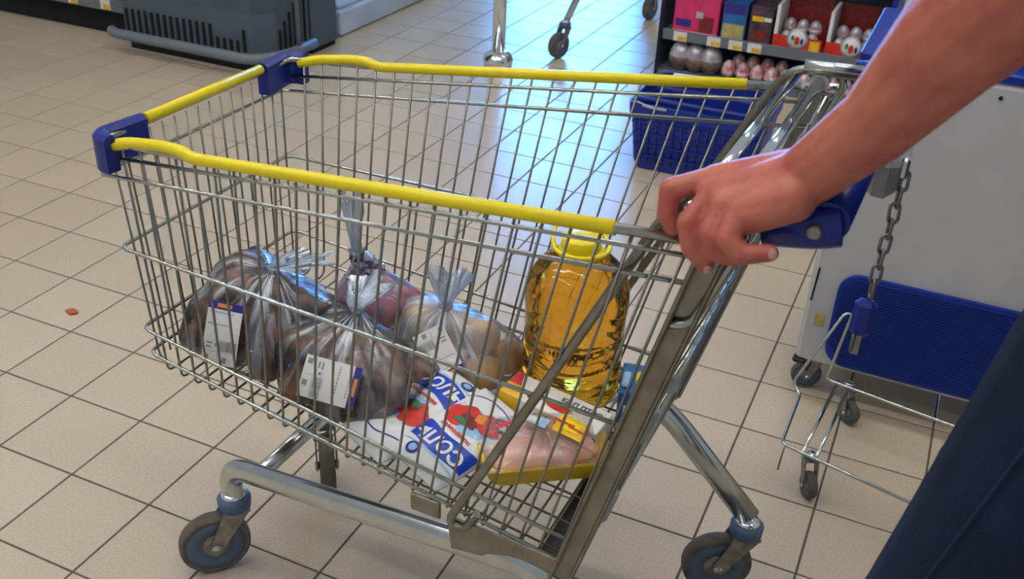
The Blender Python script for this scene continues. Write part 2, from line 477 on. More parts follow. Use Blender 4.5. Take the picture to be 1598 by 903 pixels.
# yellow sleeves: with the raised step near the nose
for sg in (-1, 1):
    pts = []
    for s, dz in [(.040, .000), (.072, .008), (.145, .011), (.176, .008), (.194, .0), (.5, 0), (.808, 0)]:
        pts.append((s, sg * (near_top(s) + .002), rz_(s) + dz))
    MB().tube(fillet(pts, .02, 3), .0085, 12).build('rail_sleeve', 'yellow', cart)['label'] = 'yellow plastic rail sleeve'
MB().tube([(.022, -.135, .852), (.022, .135, .852)], .0085, 12).build('rail_sleeve', 'yellow', cart)['label'] = 'yellow plastic rail sleeve'
# blue corner caps
for sg in (-1, 1):
    outer = []
    prof = []
    n = 8
    path = [(.03, .128), (.03 - .008, .15)]
    path = fillet([(.022, .140, 0), (.012, .224, 0), (.046, .228, 0)], .022, 6)
    mb = MB()
    for off, flip in ((0, 1),):
        vs = []
        P = [Vector(p) for p in path]
        for i, p in enumerate(P):
            t = (P[min(i + 1, len(P) - 1)] - P[max(i - 1, 0)]).normalized()
            nv = Vector((t.y, -t.x, 0))
            lo = .806
            top = .861
            th = .0105
            for (d, z) in ((-th, lo), (-th, top - .006), (-th + .006, top), (th - .006, top), (th, top - .006), (th, lo)):
                q = p + nv * d
                vs.append(Vector((q.x, q.y * sg, z)))
        fs = []
        k = 6
        for i in range(len(P) - 1):
            for j in range(k):
                l = (j + 1) % k
                f = (i * k + j, i * k + l, (i + 1) * k + l, (i + 1) * k + j)
                fs.append(f if sg > 0 else tuple(reversed(f)))
        fs.append(tuple(range(k))); fs.append(tuple((len(P) - 1) * k + j for j in reversed(range(k))))
        mb.add(vs, fs, False)
    o = mb.build('corner_cap', 'blue', cart); o['label'] = 'blue plastic corner cap'

# braces from a hook at the floor up past the rim, bending back into the handle arms
for sg in (-1, 1):
    pts = [(.975, sg * .240, .982), (.884, sg * .238, .982), (.852, sg * .250, .948), (.60, sg * .241, .412), (.602, sg * .241, .398), (.622, sg * .239, .398), (.638, sg * .236, .43)]
    MB().tube(fillet(pts, [0, .03, .03, .008, .012, .012, 0], 5), .0066, 12).build('brace', 'zinc_dark', cart)
# rear uprights: channel section
gdir = Vector((.145, 0, .555)).normalized()
for sg in (-1, 1):
    a = Vector((.758, sg * .243, .378)); b = Vector((.905, sg * .274, .945))
    mb = MB()
    d = (b - a)
    mid = (a + b) / 2
    zax = d.normalized(); yax = Vector((0, 1, 0)); yax = (yax - zax * yax.dot(zax)).normalized(); xax = yax.cross(zax)
    M3 = Matrix((xax, yax, zax)).transposed()
    mb.box(mid, (.006, .02, d.length), M=M3, bev=.002)
    mb.box(mid + xax * .012 - yax * sg * .004, (.026, .004, d.length), M=M3)
    mb.box(mid + xax * .026, (.006, .016, d.length * .98), M=M3, bev=.002)
    mb.build('upright', 'zinc_dark', cart)
    MB().tube(fillet([(.876, sg * .270, .834), (.902, sg * .270, .842), (.945, sg * .270, .955), (.94, sg * .262, .972)], .012), .0058, 8).build('upright_rod', 'zinc', cart)
# rear gate: hinged at the top, seen nearly edge-on
gt = MB()
def G(t, w, off=.016):                                    # point on the gate plane
    p = Vector((.768, 0, .40)).lerp(Vector((.912, 0, .95)), t); return (p.x + off, w, p.z)
gt.tube(fillet([G(1, -.235), G(0.02, -.205), G(0.02, .205), G(1, .235)], .03), .005, 8)
gate = gt.build('rear_gate', 'zinc', cart); gate['label'] = 'hinged wire rear gate'
for i in range(9):
    f = -1 + 2 * (i + 1) / 10
    MB().tube([G(.02, f * .205), G(.98, f * .235)], .0021, 6).build('wire', 'zinc_dark', gate)
for t in (.10, .16, .22, .28, .34, .40, .5, .6, .7, .8, .9):
    MB().tube([G(t, -.212 - .02 * t, .020), G(t, .212 + .02 * t, .020)], .0024, 6).build('wire', 'zinc', gate)
for t in (.22, .48):
    MB().tube([G(t - .05, -.226, .021), G(t + .04, -.226, .021)], .0085, 8).build('gate_clip', 'grey_plastic', gate)
MB().tube([G(.63, -.246, .026), G(.632, -.256, .026)], .011, 14).build('hinge_disc', 'grey_plastic', gate)
# child-seat cross bars with end caps
for s, z, r in ((.880, .966, .0066), (.914, .966, .0078)):
    MB().tube([(s, -.262, z), (s, .262, z)], r, 12).build('cross_bar', 'chrome', cart)
for sg in (-1, 1):
    MB().tube([(.914, sg * .235, .966), (.914, sg * .268, .966)], [.0135, .0135], 14).build('bar_cap', 'grey_plastic', cart)
    MB().tube([(.885, sg * .275, .945), (.95, sg * .278, .952)], .0055, 8).build('rim_end', 'chrome', cart)
# handle: metal arms, blue grip with screw, coin lock
for sg in (-1, 1):
    MB().tube(fillet([(.890, sg * .238, .984), (.978, sg * .246, .986)], .03), .01, 12, ell=(.008, .011)).build('handle_arm', 'tube', cart)
    h = MB()
    path = fillet([(.958, sg * .268, .974), (1.012, sg * .268, .984), (1.028, sg * .262, .988)], .02)
    h.tube(path, .01, 16, ell=(.015, .022))
    h.build('handle_end', 'blue', cart)
    h = MB().tube([(1.008, sg * .282, .985), (1.008, sg * .286, .985)], [.0085, .006], 14).build('screw', 'fork', cart)
MB().tube([(1.018, -.268, .992), (1.018, .268, .992)], .02, 18).build('handle_grip', 'blue', cart)['label'] = 'blue plastic push handle'
lk = MB()
lk.box((1.040, .01, .955), (.046, .10, .06), bev=.016)
lock = lk.build('coin_lock', 'lock_grey', cart); lock['label'] = 'grey coin lock with hanging chain'
MB().box((1.062, -.026, .968), (.010, .014, .026), bev=.003).build('chain_bracket', 'tube', lock)
link = MB()
for_path = []
for k in range(16):
    a = 2 * math.pi * k / 16
    x = .0058 * math.cos(a); z = .0062 * math.sin(a) + (.0065 if math.sin(a) > 0 else -.0065)
    for_path.append((x, 0, z))
link.tube(for_path, .0021, 8, closed=True)
link_me = link.mesh('chain_link'); link_me.materials.append(MT['chain'])
zc = .951; k = 0
while zc > .80:
    o = bpy.data.objects.new('chain_link', link_me); COL.objects.link(o); o.parent = lock
    o.location = (1.064 - (.951 - zc) * .03, -.024, zc)
    o.rotation_euler = (0, .06 * math.sin(k * 2.1), .35 + (math.pi / 2 if k % 2 else 0))
    zc -= .0205; k += 1
MB().box((1.058, -.024, .766), (.027, .018, .052), bev=.007).build('key_plug', 'blue2', lock)
MB().box((1.057, -.024, .727), (.010, .003, .030)).tube([(1.053, -.024, .742), (1.053, -.024, .716)], .003, 8).build('key_blade', 'chain', lock)

# chassis
for sg in (-1, 1):
    pts = [(.105, sg * .138, .158), (.098, sg * .139, .228), (.60, sg * .218, .346), (.745, sg * .232, .372), (.942, sg * .236, .175)]
    MB().tube(fillet(pts, [0, .06, .06, .09, 0], 8), .02, 16, ell=(.0155, .0225), side_hint=(0, 1, 0)).build('chassis_tube', 'tube', cart)
    pl = MB()
    prof = [(.592, .408), (.60, .350), (.68, .362), (.752, .370), (.778, .385), (.772, .402), (.70, .406)]
    vs = [(s, sg * .234, z) for s, z in prof] + [(s, sg * .238, z) for s, z in prof]
    k = len(prof)
    pl.add(vs, [tuple(range(k)), tuple(reversed(range(k, 2 * k)))] + [(i, (i + 1) % k, k + (i + 1) % k, k + i) for i in range(k)], False)
    pl.build('side_plate', 'zinc_dark', cart)
MB().tube([(.165, -.145, .230), (.165, .145, .230)], .0145, 14).build('cross_tube', 'tube', cart)
MB().box((.742, 0, .368), (.05, .43, .02), bev=.006).build('rear_cross_bar', 'black', cart)
for sg in (-1, 1):
    MB().box((.545, sg * .216, .390), (.05, .006, .032), bev=.002).build('basket_bracket', 'zinc_dark', cart)

def caster(pivot, ang, parent, R=.0635, trail=.042, top=.165, thick=.030, name='caster'):
    """fork part with wheel pieces below it; ang = heading of the trailing offset"""
    px_, py_ = pivot
    dx, dy = math.cos(ang), math.sin(ang)
    M3 = Matrix.Rotation(ang, 3, 'Z')
    def L(x, y, z): return Vector((px_, py_, 0)) + M3 @ Vector((x, y, 0)) + Vector((0, 0, z))
    f = MB()
    k = R / .0635
    for sg in (-1, 1):
        prof = [(-.022 * k, top - .03 * k), (.024 * k, top - .03 * k), (trail + .014 * k, R - .004), (trail, R - .016 * k), (trail - .014 * k, R)]
        y0, y1 = sg * (thick / 2 + .003), sg * (thick / 2 + .0065)
        n = len(prof)
        f.add([L(x, y0, z) for x, z in prof] + [L(x, y1, z) for x, z in prof], [tuple(range(n)), tuple(reversed(range(n, 2 * n)))] + [(i, (i + 1) % n, n + (i + 1) % n, n + i) for i in range(n)], False)
    f.box(L(0, 0, top - .028 * k), (.048 * k, thick + .013, .006), ang)
    fo = f.build(name, 'fork', parent)
    MB().lathe([(.022 * k, -.004 * k), (.029 * k, .0), (.030 * k, .018 * k), (.024 * k, .024 * k)], 20, L(0, 0, top - .026 * k)).build('collar', 'collar', fo)
    MB().lathe([(.021 * k, 0), (.022 * k, .006 * k), (.018 * k, .010 * k)], 20, L(0, 0, top - .004 * k)).build('socket_ring', 'chrome', fo)
    Mw = M3 @ Matrix.Rotation(math.pi / 2, 3, 'X')
    h = thick / 2
    MB().lathe([(R * .78, -h * .5), (R * .84, -h * .92), (R * .93, -h), (R * .985, -h * .7), (R, -h * .25), (R, h * .25), (R * .985, h * .7), (R * .93, h), (R * .84, h * .92), (R * .78, h * .5)], 36, L(trail, 0, R), Mw).build('tire', 'rubber', fo)
    MB().lathe([(R * .50, -h * .74), (R * .56, -h * .90), (R * .84, -h * .90), (R * .85, -h * .4), (R * .85, h * .4), (R * .84, h * .90), (R * .56, h * .90), (R * .50, h * .74)], 32, L(trail, 0, R), Mw).build('rim', 'rubber_blue', fo)
    MB().lathe([(R * .12, -h * 1.0), (R * .36, -h * .92), (R * .40, -h * .6), (R * .40, h * .6), (R * .36, h * .92), (R * .12, h * 1.0)], 24, L(trail, 0, R), Mw).build('hub', 'fork', fo)
    MB().lathe([(R * .13, -h - .009), (R * .13, h + .009)], 10, L(trail, 0, R), Mw).build('axle_bolt', 'tube', fo)
    return fo
caster((.105, -.138), math.radians(228), cart)
caster((.105, .138), math.radians(-52), cart)
caster((.942, .236), math.radians(205), cart)
caster((.942, -.236), math.radians(200), cart)

# ================================================================== GROCERIES
# --- potatoes, onions and tomatoes in their film bags
def ellmesh(name, r, material, seed, nz=.18, sub=3):
    me = MB().ell((0, 0, 0), r, None, sub, nz, seed).mesh(name); me.materials.append(MT[material]); return me
pot_me = [ellmesh('potato', (.041, .030, .027), 'potato', 1), ellmesh('potato', (.036, .031, .028), 'potato', 5), ellmesh('potato', (.046, .030, .026), 'potato', 9), ellmesh('potato', (.033, .030, .027), 'potato', 14)]
on_me = []
for sd in (2, 6):
    mb = MB()
    prof = [(.003, -.029), (.012, -.0285), (.022, -.023), (.029, -.011), (.031, 0), (.029, .011), (.021, .022), (.011, .030), (.005, .037), (.003, .043)]
    mb.lathe(prof, 20); me = mb.mesh('onion'); me.materials.append(MT['onion']); on_me.append(me)
tom_me = [ellmesh('tomato', (.033, .033, .028), 'tomato', 3, .06)]

def pile(cs, meshes, name, label, cat, group, seed):
    rr = random.Random(seed); out = []
    cs = [Vector(c) for c in cs]; lo = [c.z for c in cs]
    for _ in range(6):                                    # ease neighbours apart
        for i in range(len(cs)):
            for j in range(i):
                d = cs[i] - cs[j]; L = d.length
                if 1e-5 < L < .056:
                    d *= (.056 - L) / L * .35; cs[i] += d; cs[j] -= d
            cs[i].z = max(cs[i].z, lo[i] - .004, fz_(cs[i].x) + .027)
            cs[i].y = max(-.168, cs[i].y); cs[i].x = max(.058, cs[i].x)
    for (s, w, z) in cs:
        me = rr.choice(meshes)
        o = bpy.data.objects.new(name, me); COL.objects.link(o)
        o.location = Wd(s, w, z)
        tilt = .35 if name == 'potato' else 1.2
        o.rotation_euler = (rr.uniform(-tilt, tilt), rr.uniform(-tilt, tilt), rr.uniform(0, 6.28))
        tag(o, label, cat, group); out.append(o)
    return out

def hull_bag(name, objs, knot, inflate, material, label, cat, extra=(), voxel=.006, smooth=6):
    """film bag pulled taut round its contents and gathered to a knot; origin at the knot"""
    K = Wd(*knot)
    pts = []
    for o in objs:
        M4 = Matrix.LocRotScale(o.location, o.rotation_euler, None)
        for v in o.data.vertices:
            p = M4 @ v.co
            c = o.location
            pts.append(c + (p - c) * inflate - K)
    for e in extra: pts.append(Wd(*e) - K)
    for k in range(8):
        a = k * math.pi / 4
        pts.append(Vector((.008 * math.cos(a), .008 * math.sin(a), 0)))
    bm = bmesh.new()
    bv = [bm.verts.new(p) for p in pts]
    r = bmesh.ops.convex_hull(bm, input=bv)
    bmesh.ops.delete(bm, geom=[v for v in bm.verts if not v.link_faces], context='VERTS')
    me = bpy.data.meshes.new(name); bm.to_mesh(me); bm.free()
    tmp = bpy.data.objects.new(name + '_tmp', me); COL.objects.link(tmp)
    md = tmp.modifiers.new('r', 'REMESH'); md.mode = 'VOXEL'; md.voxel_size = voxel
    ms = tmp.modifiers.new('s', 'SMOOTH'); ms.factor = .5; ms.iterations = smooth
    dg = bpy.context.evaluated_depsgraph_get()
    me2 = bpy.data.meshes.new_from_object(tmp.evaluated_get(dg))
    bpy.data.objects.remove(tmp)
    # pull the film between the contents and crumple it
    cen = [o.location - K for o in objs]
    for v in me2.vertices:
        p = v.co
        d = min((p - c).length for c in cen)
        a = math.atan2(p.y, p.x)
        L = p.length
        q = Vector((math.cos(a) * 2.6, math.sin(a) * 2.6, L * 6))
        k = noise.noise(q * 1.3) * .006 + noise.noise(q * 3.1) * .003
        sag = max(0, d - .045) * .22
        v.co = p - v.normal * sag + v.normal * k * min(1, L / .05)
    for p in me2.polygons: p.use_smooth = True
    me2.materials.clear(); me2.materials.append(MT[material])
    root = thing(name, label, cat, K)
    o = bpy.data.objects.new('bag_film', me2); COL.objects.link(o); o.parent = root
    return root

def bag_tail(root, material, h, r, lean, lobes, seed, flat=1.0):
    rr = random.Random(seed); mb = MB()
    n, m_ = 10, 40
    ph = [rr.uniform(0, 6.28) for _ in range(4)]
    vs = []; fs = []
    for i in range(n + 1):
        t = i / n
        for j in range(m_):
            a = 2 * math.pi * j / m_
            R = .006 + (r - .006) * t ** .8
            R *= 1 + .42 * math.sin(lobes * a + ph[0]) * t + .2 * math.sin((lobes * 2 + 1) * a + ph[1]) * t
            z = h * t * (1 + .22 * math.sin(2 * a + ph[2]) * t)
            vs.append((R * math.cos(a) * flat + lean[0] * t * t, R * math.sin(a) + lean[1] * t * t, z))
    for i in range(n):
        for j in range(m_):
            l = (j + 1) % m_
            fs.append((i * m_ + j, i * m_ + l, (i + 1) * m_ + l, (i + 1) * m_ + j))
    mb.add(vs, fs, True)
    o = mb.build('bag_tail', material, root); o['label'] = 'gathered loose end of the bag'
    kn = MB()
    kn.tube([(.0085 * math.cos(a), .0085 * math.sin(a), .003 * math.sin(2 * a)) for a in [2 * math.pi * q / 14 for q in range(14)]], .0045, 8, closed=True)
    kn.build('knot', material, root)

def sticker(root, c, nrm, upv, w, h, bend=.10, strip='end'):
    """white weighing label with a dark blue heading strip, text lines and a barcode; heading at the +up end"""
    nrm = Vector(nrm).normalized(); up = Vector(upv); up = (up - nrm * up.dot(nrm)).normalized(); rt = up.cross(nrm)
    C = Vector(c) - Vector(root.location)
    def S(u, v, d=0.0):
        x = u * w / 2; y = v * h / 2
        return C + rt * x + up * y + nrm * (d - bend * .2 * (x * x + y * y) / .03)
    def patch(u0, u1, v0, v1, d, name, material, parent, n=6):
        mb = MB(); vs = []; fs = []
        for i in range(n + 1):
            for j in range(n + 1):
                vs.append(S(u0 + (u1 - u0) * j / n, v0 + (v1 - v0) * i / n, d))
        k = len(vs)
        for i in range(n + 1):
            for j in range(n + 1):
                vs.append(S(u0 + (u1 - u0) * j / n, v0 + (v1 - v0) * i / n, d - .0006))
        for i in range(n):
            for j in range(n):
                q = i * (n + 1) + j
                fs.append((q, q + 1, q + n + 2, q + n + 1))
                fs.append((k + q + n + 1, k + q + n + 2, k + q + 1, k + q))
        mb.add(vs, fs, True)
        return mb.build(name, material, parent)
    lab = patch(-1, 1, -1, 1, .0, 'price_label', 'paper', root)
    lab['label'] = 'white weighing label with blue heading'
    patch(-1, 1, .76, 1, .0005, 'heading_strip', 'label_blue', lab)
    patch(-.45, .4, .82, .95, .001, 'heading_mark', 'orange', lab, 2)
    mb = MB()
    def bar(u0, u1, v0, v1):
        mb.add([S(u0, v0, .0008), S(u1, v0, .0008), S(u1, v1, .0008), S(u0, v1, .0008)], [(0, 1, 2, 3)], False)
    rr = random.Random(int(C.x * 1e5) % 97)
    for v in (.66, .28):
        u = -.85
        while u < .5:
            l = rr.uniform(.04, .11); bar(u, u + l, v - .02, v + .02); u += l + .05
    u = -.05
    while u < .92:
        l = rr.choice((.015, .03, .045)); bar(u, u + l, -.56, -.22); u += l + rr.choice((.02, .035))
    bar(-.95, .95, -.605, -.595)
    for (u0, u1, v0, v1) in ((-.3, -.18, -.43, -.33), (-.85, -.6, -.9, -.72), (-.1, -.08, -.95, -.62), (.2, .45, -.92, -.74), (-.8, -.5, -.5, -.44), (-.8, -.45, -.36, -.31)):
        bar(u0, u1, v0, v1)
    mb.build('print', 'ink_grey', lab)['kind'] = 'stuff'

nz = lambda s: fz_(s)
P1 = [(.07, -.125, .482), (.135, -.135, .478), (.20, -.125, .474), (.075, -.065, .482), (.145, -.07, .478), (.21, -.065, .472), (.10, -.01, .482), (.165, -.01, .476),
      (.085, -.115, .530), (.15, -.12, .528), (.205, -.10, .520), (.09, -.055, .532), (.15, -.055, .53), (.115, -.09, .568), (.165, -.075, .562),
      (.238, -.012, .474), (.222, .035, .474), (.13, .02, .515), (.195, -.02, .528), (.225, -.055, .538), (.07, -.03, .545), (.11, -.04, .575)]
b1 = pile(P1, pot_me, 'potato', 'dirty brown potato in the film bag at the nose of the cart', 'potato', 'potatoes in the bag at the nose of the cart', 3)
r1 = hull_bag('potato_bag', b1, (.176, -.060, .606), 1.12, 'film', 'clear plastic bag of dark potatoes filling the nose of the cart', 'bag')
bag_tail(r1, 'film2', .012, .030, (.045, .035), 5, 4)
sticker(r1, Wd(.158, -.176, .541), (.12, -1, .50), (-.02, .1, 1), .060, .098)
P2 = [(.275, -.135, .466), (.335, -.14, .461), (.39, -.13, .457), (.28, -.08, .465), (.345, -.08, .460), (.40, -.075, .455), (.30, -.03, .462), (.365, -.028, .458),
      (.30, -.11, .508), (.355, -.11, .504), (.325, -.06, .508), (.375, -.062, .502), (.272, -.108, .507), (.415, -.10, .492), (.42, -.03, .46), (.28, -.06, .51)]
b2 = pile(P2, pot_me, 'potato', 'dirty brown potato in the film bag in the middle of the basket', 'potato', 'potatoes in the bag mid basket', 8)
r2 = hull_bag('potato_bag', b2, (.322, -.045, .567), 1.12, 'film', 'clear plastic bag of dark potatoes knotted on top in mid basket', 'bag')
bag_tail(r2, 'film2', .022, .030, (.0, .045), 5, 6)
sticker(r2, Wd(.347, -.164, .509), (.05, -1, .75), (1, .05, 0), .064, .096)
P3 = [(.375, .045, .452), (.435, .05, .447), (.495, .055, .443), (.39, .11, .451), (.455, .115, .446), (.51, .12, .441), (.36, .10, .490), (.42, .085, .492), (.47, .09, .488), (.385, .06, .50)]
b3 = pile(P3, on_me, 'onion', 'golden brown onion in the milky film bag beside the oil bottle', 'onion', 'onions in the film bag', 5)
r3 = hull_bag('onion_bag', b3, (.415, .075, .538), 1.14, 'film2', 'milky plastic bag of golden onions beside the oil bottle', 'bag')
bag_tail(r3, 'film2', .062, .03, (.012, .0), 3, 9)
sticker(r3, Wd(.440, .006, .492), (.25, -.72, .65), (.72, -.45, -.55), .054, .084)
P4 = [(.215, .095, .472), (.275, .105, .466), (.235, .150, .472), (.290, .155, .464)]
b4 = pile(P4, tom_me, 'tomato', 'red tomato in the pinkish knotted bag', 'tomato', 'tomatoes in the knotted bag', 2)
r4 = hull_bag('tomato_bag', b4, (.238, .078, .590), 1.16, 'film3', 'thin pinkish plastic bag of red tomatoes with tall knotted tail', 'bag')
bag_tail(r4, 'film2', .115, .026, (.01, -.02), 2, 11, flat=.8)

# --- five litre oil bottle
bt = thing('oil_bottle', 'large clear bottle of golden sunflower oil with yellow cap', 'bottle', Wd(.624, .128, fz_(.636)), .3)
prof = [(.050, .000), (.066, .002), (.074, .010), (.077, .022)]
z = .03
while z < .15:
    prof += [(.0775, z), (.0755, z + .006), (.0755, z + .010), (.0775, z + .016)]; z += .024
prof += [(.0775, .165), (.079, .18), (.0795, .20), (.078, .215), (.073, .235), (.062, .254), (.048, .266), (.036, .273), (.030, .276), (.027, .278)]
def sq(r, z, a): return r * (1 + .035 * math.cos(4 * a)) if z < .24 else r
MB().lathe(prof, 48, fn=sq).build('bottle_body', 'oil', bt)
MB().lathe([(.036, .270), (.037, .278), (.034, .282), (.026, .283)], 32).build('collar', 'yellow', bt)
cp = MB().lathe([(.029, .282), (.030, .284), (.030, .300), (.028, .304), (.010, .305)], 32, fn=lambda r, z, a: r * (1 + .015 * math.cos(32 * a)) if r > .028 else r).build('cap', 'yellow', bt)
bt.scale = (1.02, 1.02, .98)
hp = [(.036 * math.cos(a), .040 * math.sin(a), .29 + .028 * math.sin(a)) for a in [2 * math.pi * k / 28 for k in range(28)]]
MB().tube([(.044 * math.cos(a), .044 * math.sin(a), .287 + .030 * max(0, math.sin(a - .5))) for a in [2 * math.pi * k / 28 for k in range(28)]], .0035, 8, closed=True).build('carry_ring', 'yellow', bt)
MB().tube([(.036, 0, .277), (.044, 0, .287)], .004, 8).tube([(-.036, 0, .277), (-.044, 0, .285)], .004, 8).build('ring_hinge', 'yellow', bt)

# --- salt pouches
def text_mesh(txt, size, bold=.032):
    cu = bpy.data.curves.new('t', 'FONT'); cu.body = txt; cu.size = size; cu.align_x = 'CENTER'; cu.align_y = 'CENTER'; cu.offset = size * bold
    o = bpy.data.objects.new('t', cu); COL.objects.link(o)
    dg = bpy.context.evaluated_depsgraph_get()
    me = bpy.data.meshes.new_from_object(o.evaluated_get(dg))
    bpy.data.objects.remove(o)
    bm = bmesh.new(); bm.from_mesh(me)
    bmesh.ops.triangulate(bm, faces=bm.faces[:])
    bmesh.ops.subdivide_edges(bm, edges=[e for e in bm.edges if e.calc_length() > .006], cuts=1)
    bm.verts.index_update()
    vs = [v.co.copy() for v in bm.verts]; fs = [[v.index for v in f.verts] for f in bm.faces]
    bm.free(); bpy.data.meshes.remove(me)
    return vs, fs
def pouch(name, label, loc, rz, tilt, W, L, H, seed, cat='pouch', group=None):
    """pillow pouch; local x across, y along (printed top at +y)"""
    root = thing(name, label, cat, loc, rz, group)
    root.rotation_euler = (tilt[0], tilt[1], rz)
    def surf(x, y, sgn=1, d=0.0):
        u = max(-1, min(1, x / (W / 2))); v = max(-1, min(1, y / (L / 2)))
        h = (1 - abs(u) ** 3.0) ** .6 * (1 - abs(v) ** 3.2) ** .6
        wr = noise.noise(Vector((x * 40 + seed, y * 22, sgn))) * .0035 * (h + .1)
        pinch = 1 - .10 * abs(v) ** 4
        return Vector((x * pinch, y, H / 2 + sgn * (h * H / 2 + wr) + sgn * (.0006 + d)))
    n, m_ = 26, 34
    mb = MB(); vs = []; fs = []
    for sgn in (1, -1):
        o = len(vs)
        for i in range(m_ + 1):
            for j in range(n + 1):
                vs.append(surf(-W / 2 + W * j / n, -L / 2 + L * i / m_, sgn))
        for i in range(m_):
            for j in range(n):
                q = o + i * (n + 1) + j
                f = (q, q + 1, q + n + 2, q + n + 1)
                fs.append(f if sgn > 0 else tuple(reversed(f)))
    mb.add(vs, fs, True); mb.build('pouch_body', 'salt_white', root)
    def decal(nm, material, pts_fn, nx, ny, d=.0006):
        mb = MB(); vs = []; fs = []
        for i in range(ny + 1):
            for j in range(nx + 1):
                x, y = pts_fn(j / nx, i / ny); vs.append(surf(x, y, 1, d))
        for i in range(ny):
            for j in range(nx):
                q = i * (nx + 1) + j; fs.append((q, q + 1, q + nx + 2, q + nx + 1))
        mb.add(vs, fs, True); return mb.build(nm, material, root)
    def disc(nm, material, cx, cy, rx, ry, d, a0=0, a1=2 * math.pi, r0=0.0):
        wob = 0.0 if nm.startswith('emblem') else .55
        def q(a, r):
            t = a0 + (a1 - a0) * a
            k = (r0 + (1 - r0) * r) * (1 + wob * noise.noise(Vector((math.cos(t) * 1.7 + cx * 90, math.sin(t) * 1.7 + cy * 70, seed))))
            return (cx + rx * k * math.cos(t), cy + ry * k * math.sin(t))
        return decal(nm, material, q, 30, 4, d)
    def txt(s_, size, cx, cy, material, d=.0014):
        v, f = text_mesh(s_, size)
        mb = MB(); mb.add([surf(p.x + cx, p.y + cy, 1, d) for p in v], f, True)
        mb.build('lettering', material, root)
    hw = W * .485
    decal('blue_band', 'salt_blue', lambda u, v: (-hw + 2 * hw * u, L * (.14 + .20 * v) - .05 * (2 * u - 1) ** 2 * .2), 24, 8)
    txt('СОЛЬ', .032, 0, L * .235, 'white')
    decal('pale_stripe', 'sky_blue', lambda u, v: (-hw + 2 * hw * u, L * (.345 + .012 * v)), 16, 1)
    txt('поваренная', .0105, 0, L * .085, 'red')
    disc('emblem', 'label_blue', W * .22, L * .40, .012, .010, .0008)
    disc('emblem_centre', 'sky_blue', W * .22, L * .40, .007, .006, .0014)
    disc('picture_sky', 'sky_blue', 0, -L * .09, W * .40, L * .12, .0004)
    disc('picture_red', 'red', W * .17, -L * .09, W * .24, L * .11, .0010)
    disc('picture_dark', 'darkred', W * .02, -L * .06, W * .16, L * .05, .0014)
    disc('picture_red', 'red', -W * .18, -L * .15, W * .19, L * .10, .0018)
    disc('picture_leaf', 'green', W * .08, -L * .02, W * .10, L * .03, .0022)
    disc('picture_amber', 'orange', -W * .06, -L * .15, W * .07, L * .06, .0024)
    disc('picture_bowl', 'darkred', -W * .30, -L * .24, W * .13, L * .06, .0020, r0=.6)
    decal('curved_line', 'label_blue', lambda u, v: (-hw * .9 + 1.8 * hw * u, -L * .30 - L * .08 * math.sin(math.pi * u) + .0022 * v), 24, 1)
    return root
pouch('salt_pouch', 'white salt pouch with blue band away from the camera side, red picture showing', Wd(.455, -.090, fz_(.46) + .004), CY - .38, (0.10, 0.05), .116, .215, .050, 3)
bpy.data.objects['salt_pouch']['label'] = 'white salt pouch with big red picture, leaning on the potato bag'
pouch('salt_pouch', 'white salt pouch with upside-down blue lettering beside the chicken tray', Wd(.543, -.108, fz_(.55) + .012), CY + math.pi - .30, (-.06, -.20), .112, .20, .046, 11)

# --- small carton and blue carton
ct = thing('food_carton', 'white carton with red oval mark and yellow end, behind the chicken tray', 'carton', Wd(.640, .018, fz_(.64) + .004), CY - .08)
ct.rotation_euler = (.0, .085, CY - .08)
Wc, Dc, Hc = .172, .062, .056
MB().box((0, 0, Hc / 2), (Wc, Dc, Hc), bev=.0015).build('carton_body', 'white', ct)
def flat(nm, material, pts, parent=ct):
    mb = MB(); mb.add(pts, [tuple(range(len(pts)))], False); return mb.build(nm, material, parent)
def on_front(pts, d=.0004): return [(x, -Dc / 2 - d, z) for x, z in pts]
def on_top(pts, d=.0004): return [(x, y, Hc + d) for x, y in pts]
def oval(cx, cy, rx, ry, n=22): return [(cx + rx * math.cos(2 * math.pi * k / n), cy + ry * math.sin(2 * math.pi * k / n)) for k in range(n)]
flat('end_print', 'amber', [(-Wc / 2 - .0004, Dc / 2, .0), (-Wc / 2 - .0004, -Dc / 2, .0), (-Wc / 2 - .0004, -Dc / 2, Hc), (-Wc / 2 - .0004, Dc / 2, Hc)])
flat('end_print', 'amber', on_front([(-Wc / 2, .0), (-.055, .0), (-.050, Hc), (-Wc / 2, Hc)]))
flat('end_print', 'darkred', on_front([(-Wc / 2, .012), (-.06, .012), (-.066, .026), (-Wc / 2, .03)], .0008))
flat('end_print', 'amber', on_top([(-Wc / 2, -Dc / 2), (-.052, -Dc / 2), (-.060, 0), (-Wc / 2, Dc / 2)]))
flat('end_print', 'red', on_top([(-Wc / 2, 0), (-.064, 0), (-.074, Dc / 2), (-Wc / 2, Dc / 2)], .0008))
flat('oval_mark', 'red', on_top(oval(.012, -.010, .024, .009)))
flat('oval_mark', 'red', on_front(oval(.0, .040, .022, .008)))
for (x, z, r) in ((-.036, .036, .008), (-.030, .014, .010), (.012, .016, .007)):
    flat('berry_print', 'darkred', on_front(oval(x, z, r, r * .8)))
flat('leaf_print', 'green', on_front(oval(-.012, .022, .005, .004), .0008))
for (x, y, r) in ((-.036, -.012, .009), (-.030, .012, .007)):
    flat('berry_print', 'darkred', on_top(oval(x, y, r, r * .8)))
flat('grey_line', 'ink_grey', on_front([(-.022, .0285), (.022, .0285), (.022, .030), (-.022, .030)]))
flat('ink_block', 'ink', on_front([(.030, .034), (.048, .034), (.048, .050), (.030, .050)]))
def carton_text(s_, size, x, z, material, d):
    v, f = text_mesh(s_, size)
    mb = MB(); mb.add([(p.x + x, -Dc / 2 - d, p.y + z) for p in v], f, False); mb.build('lettering', material, ct)
carton_text('EZ', .013, .039, .042, 'white', .0009)
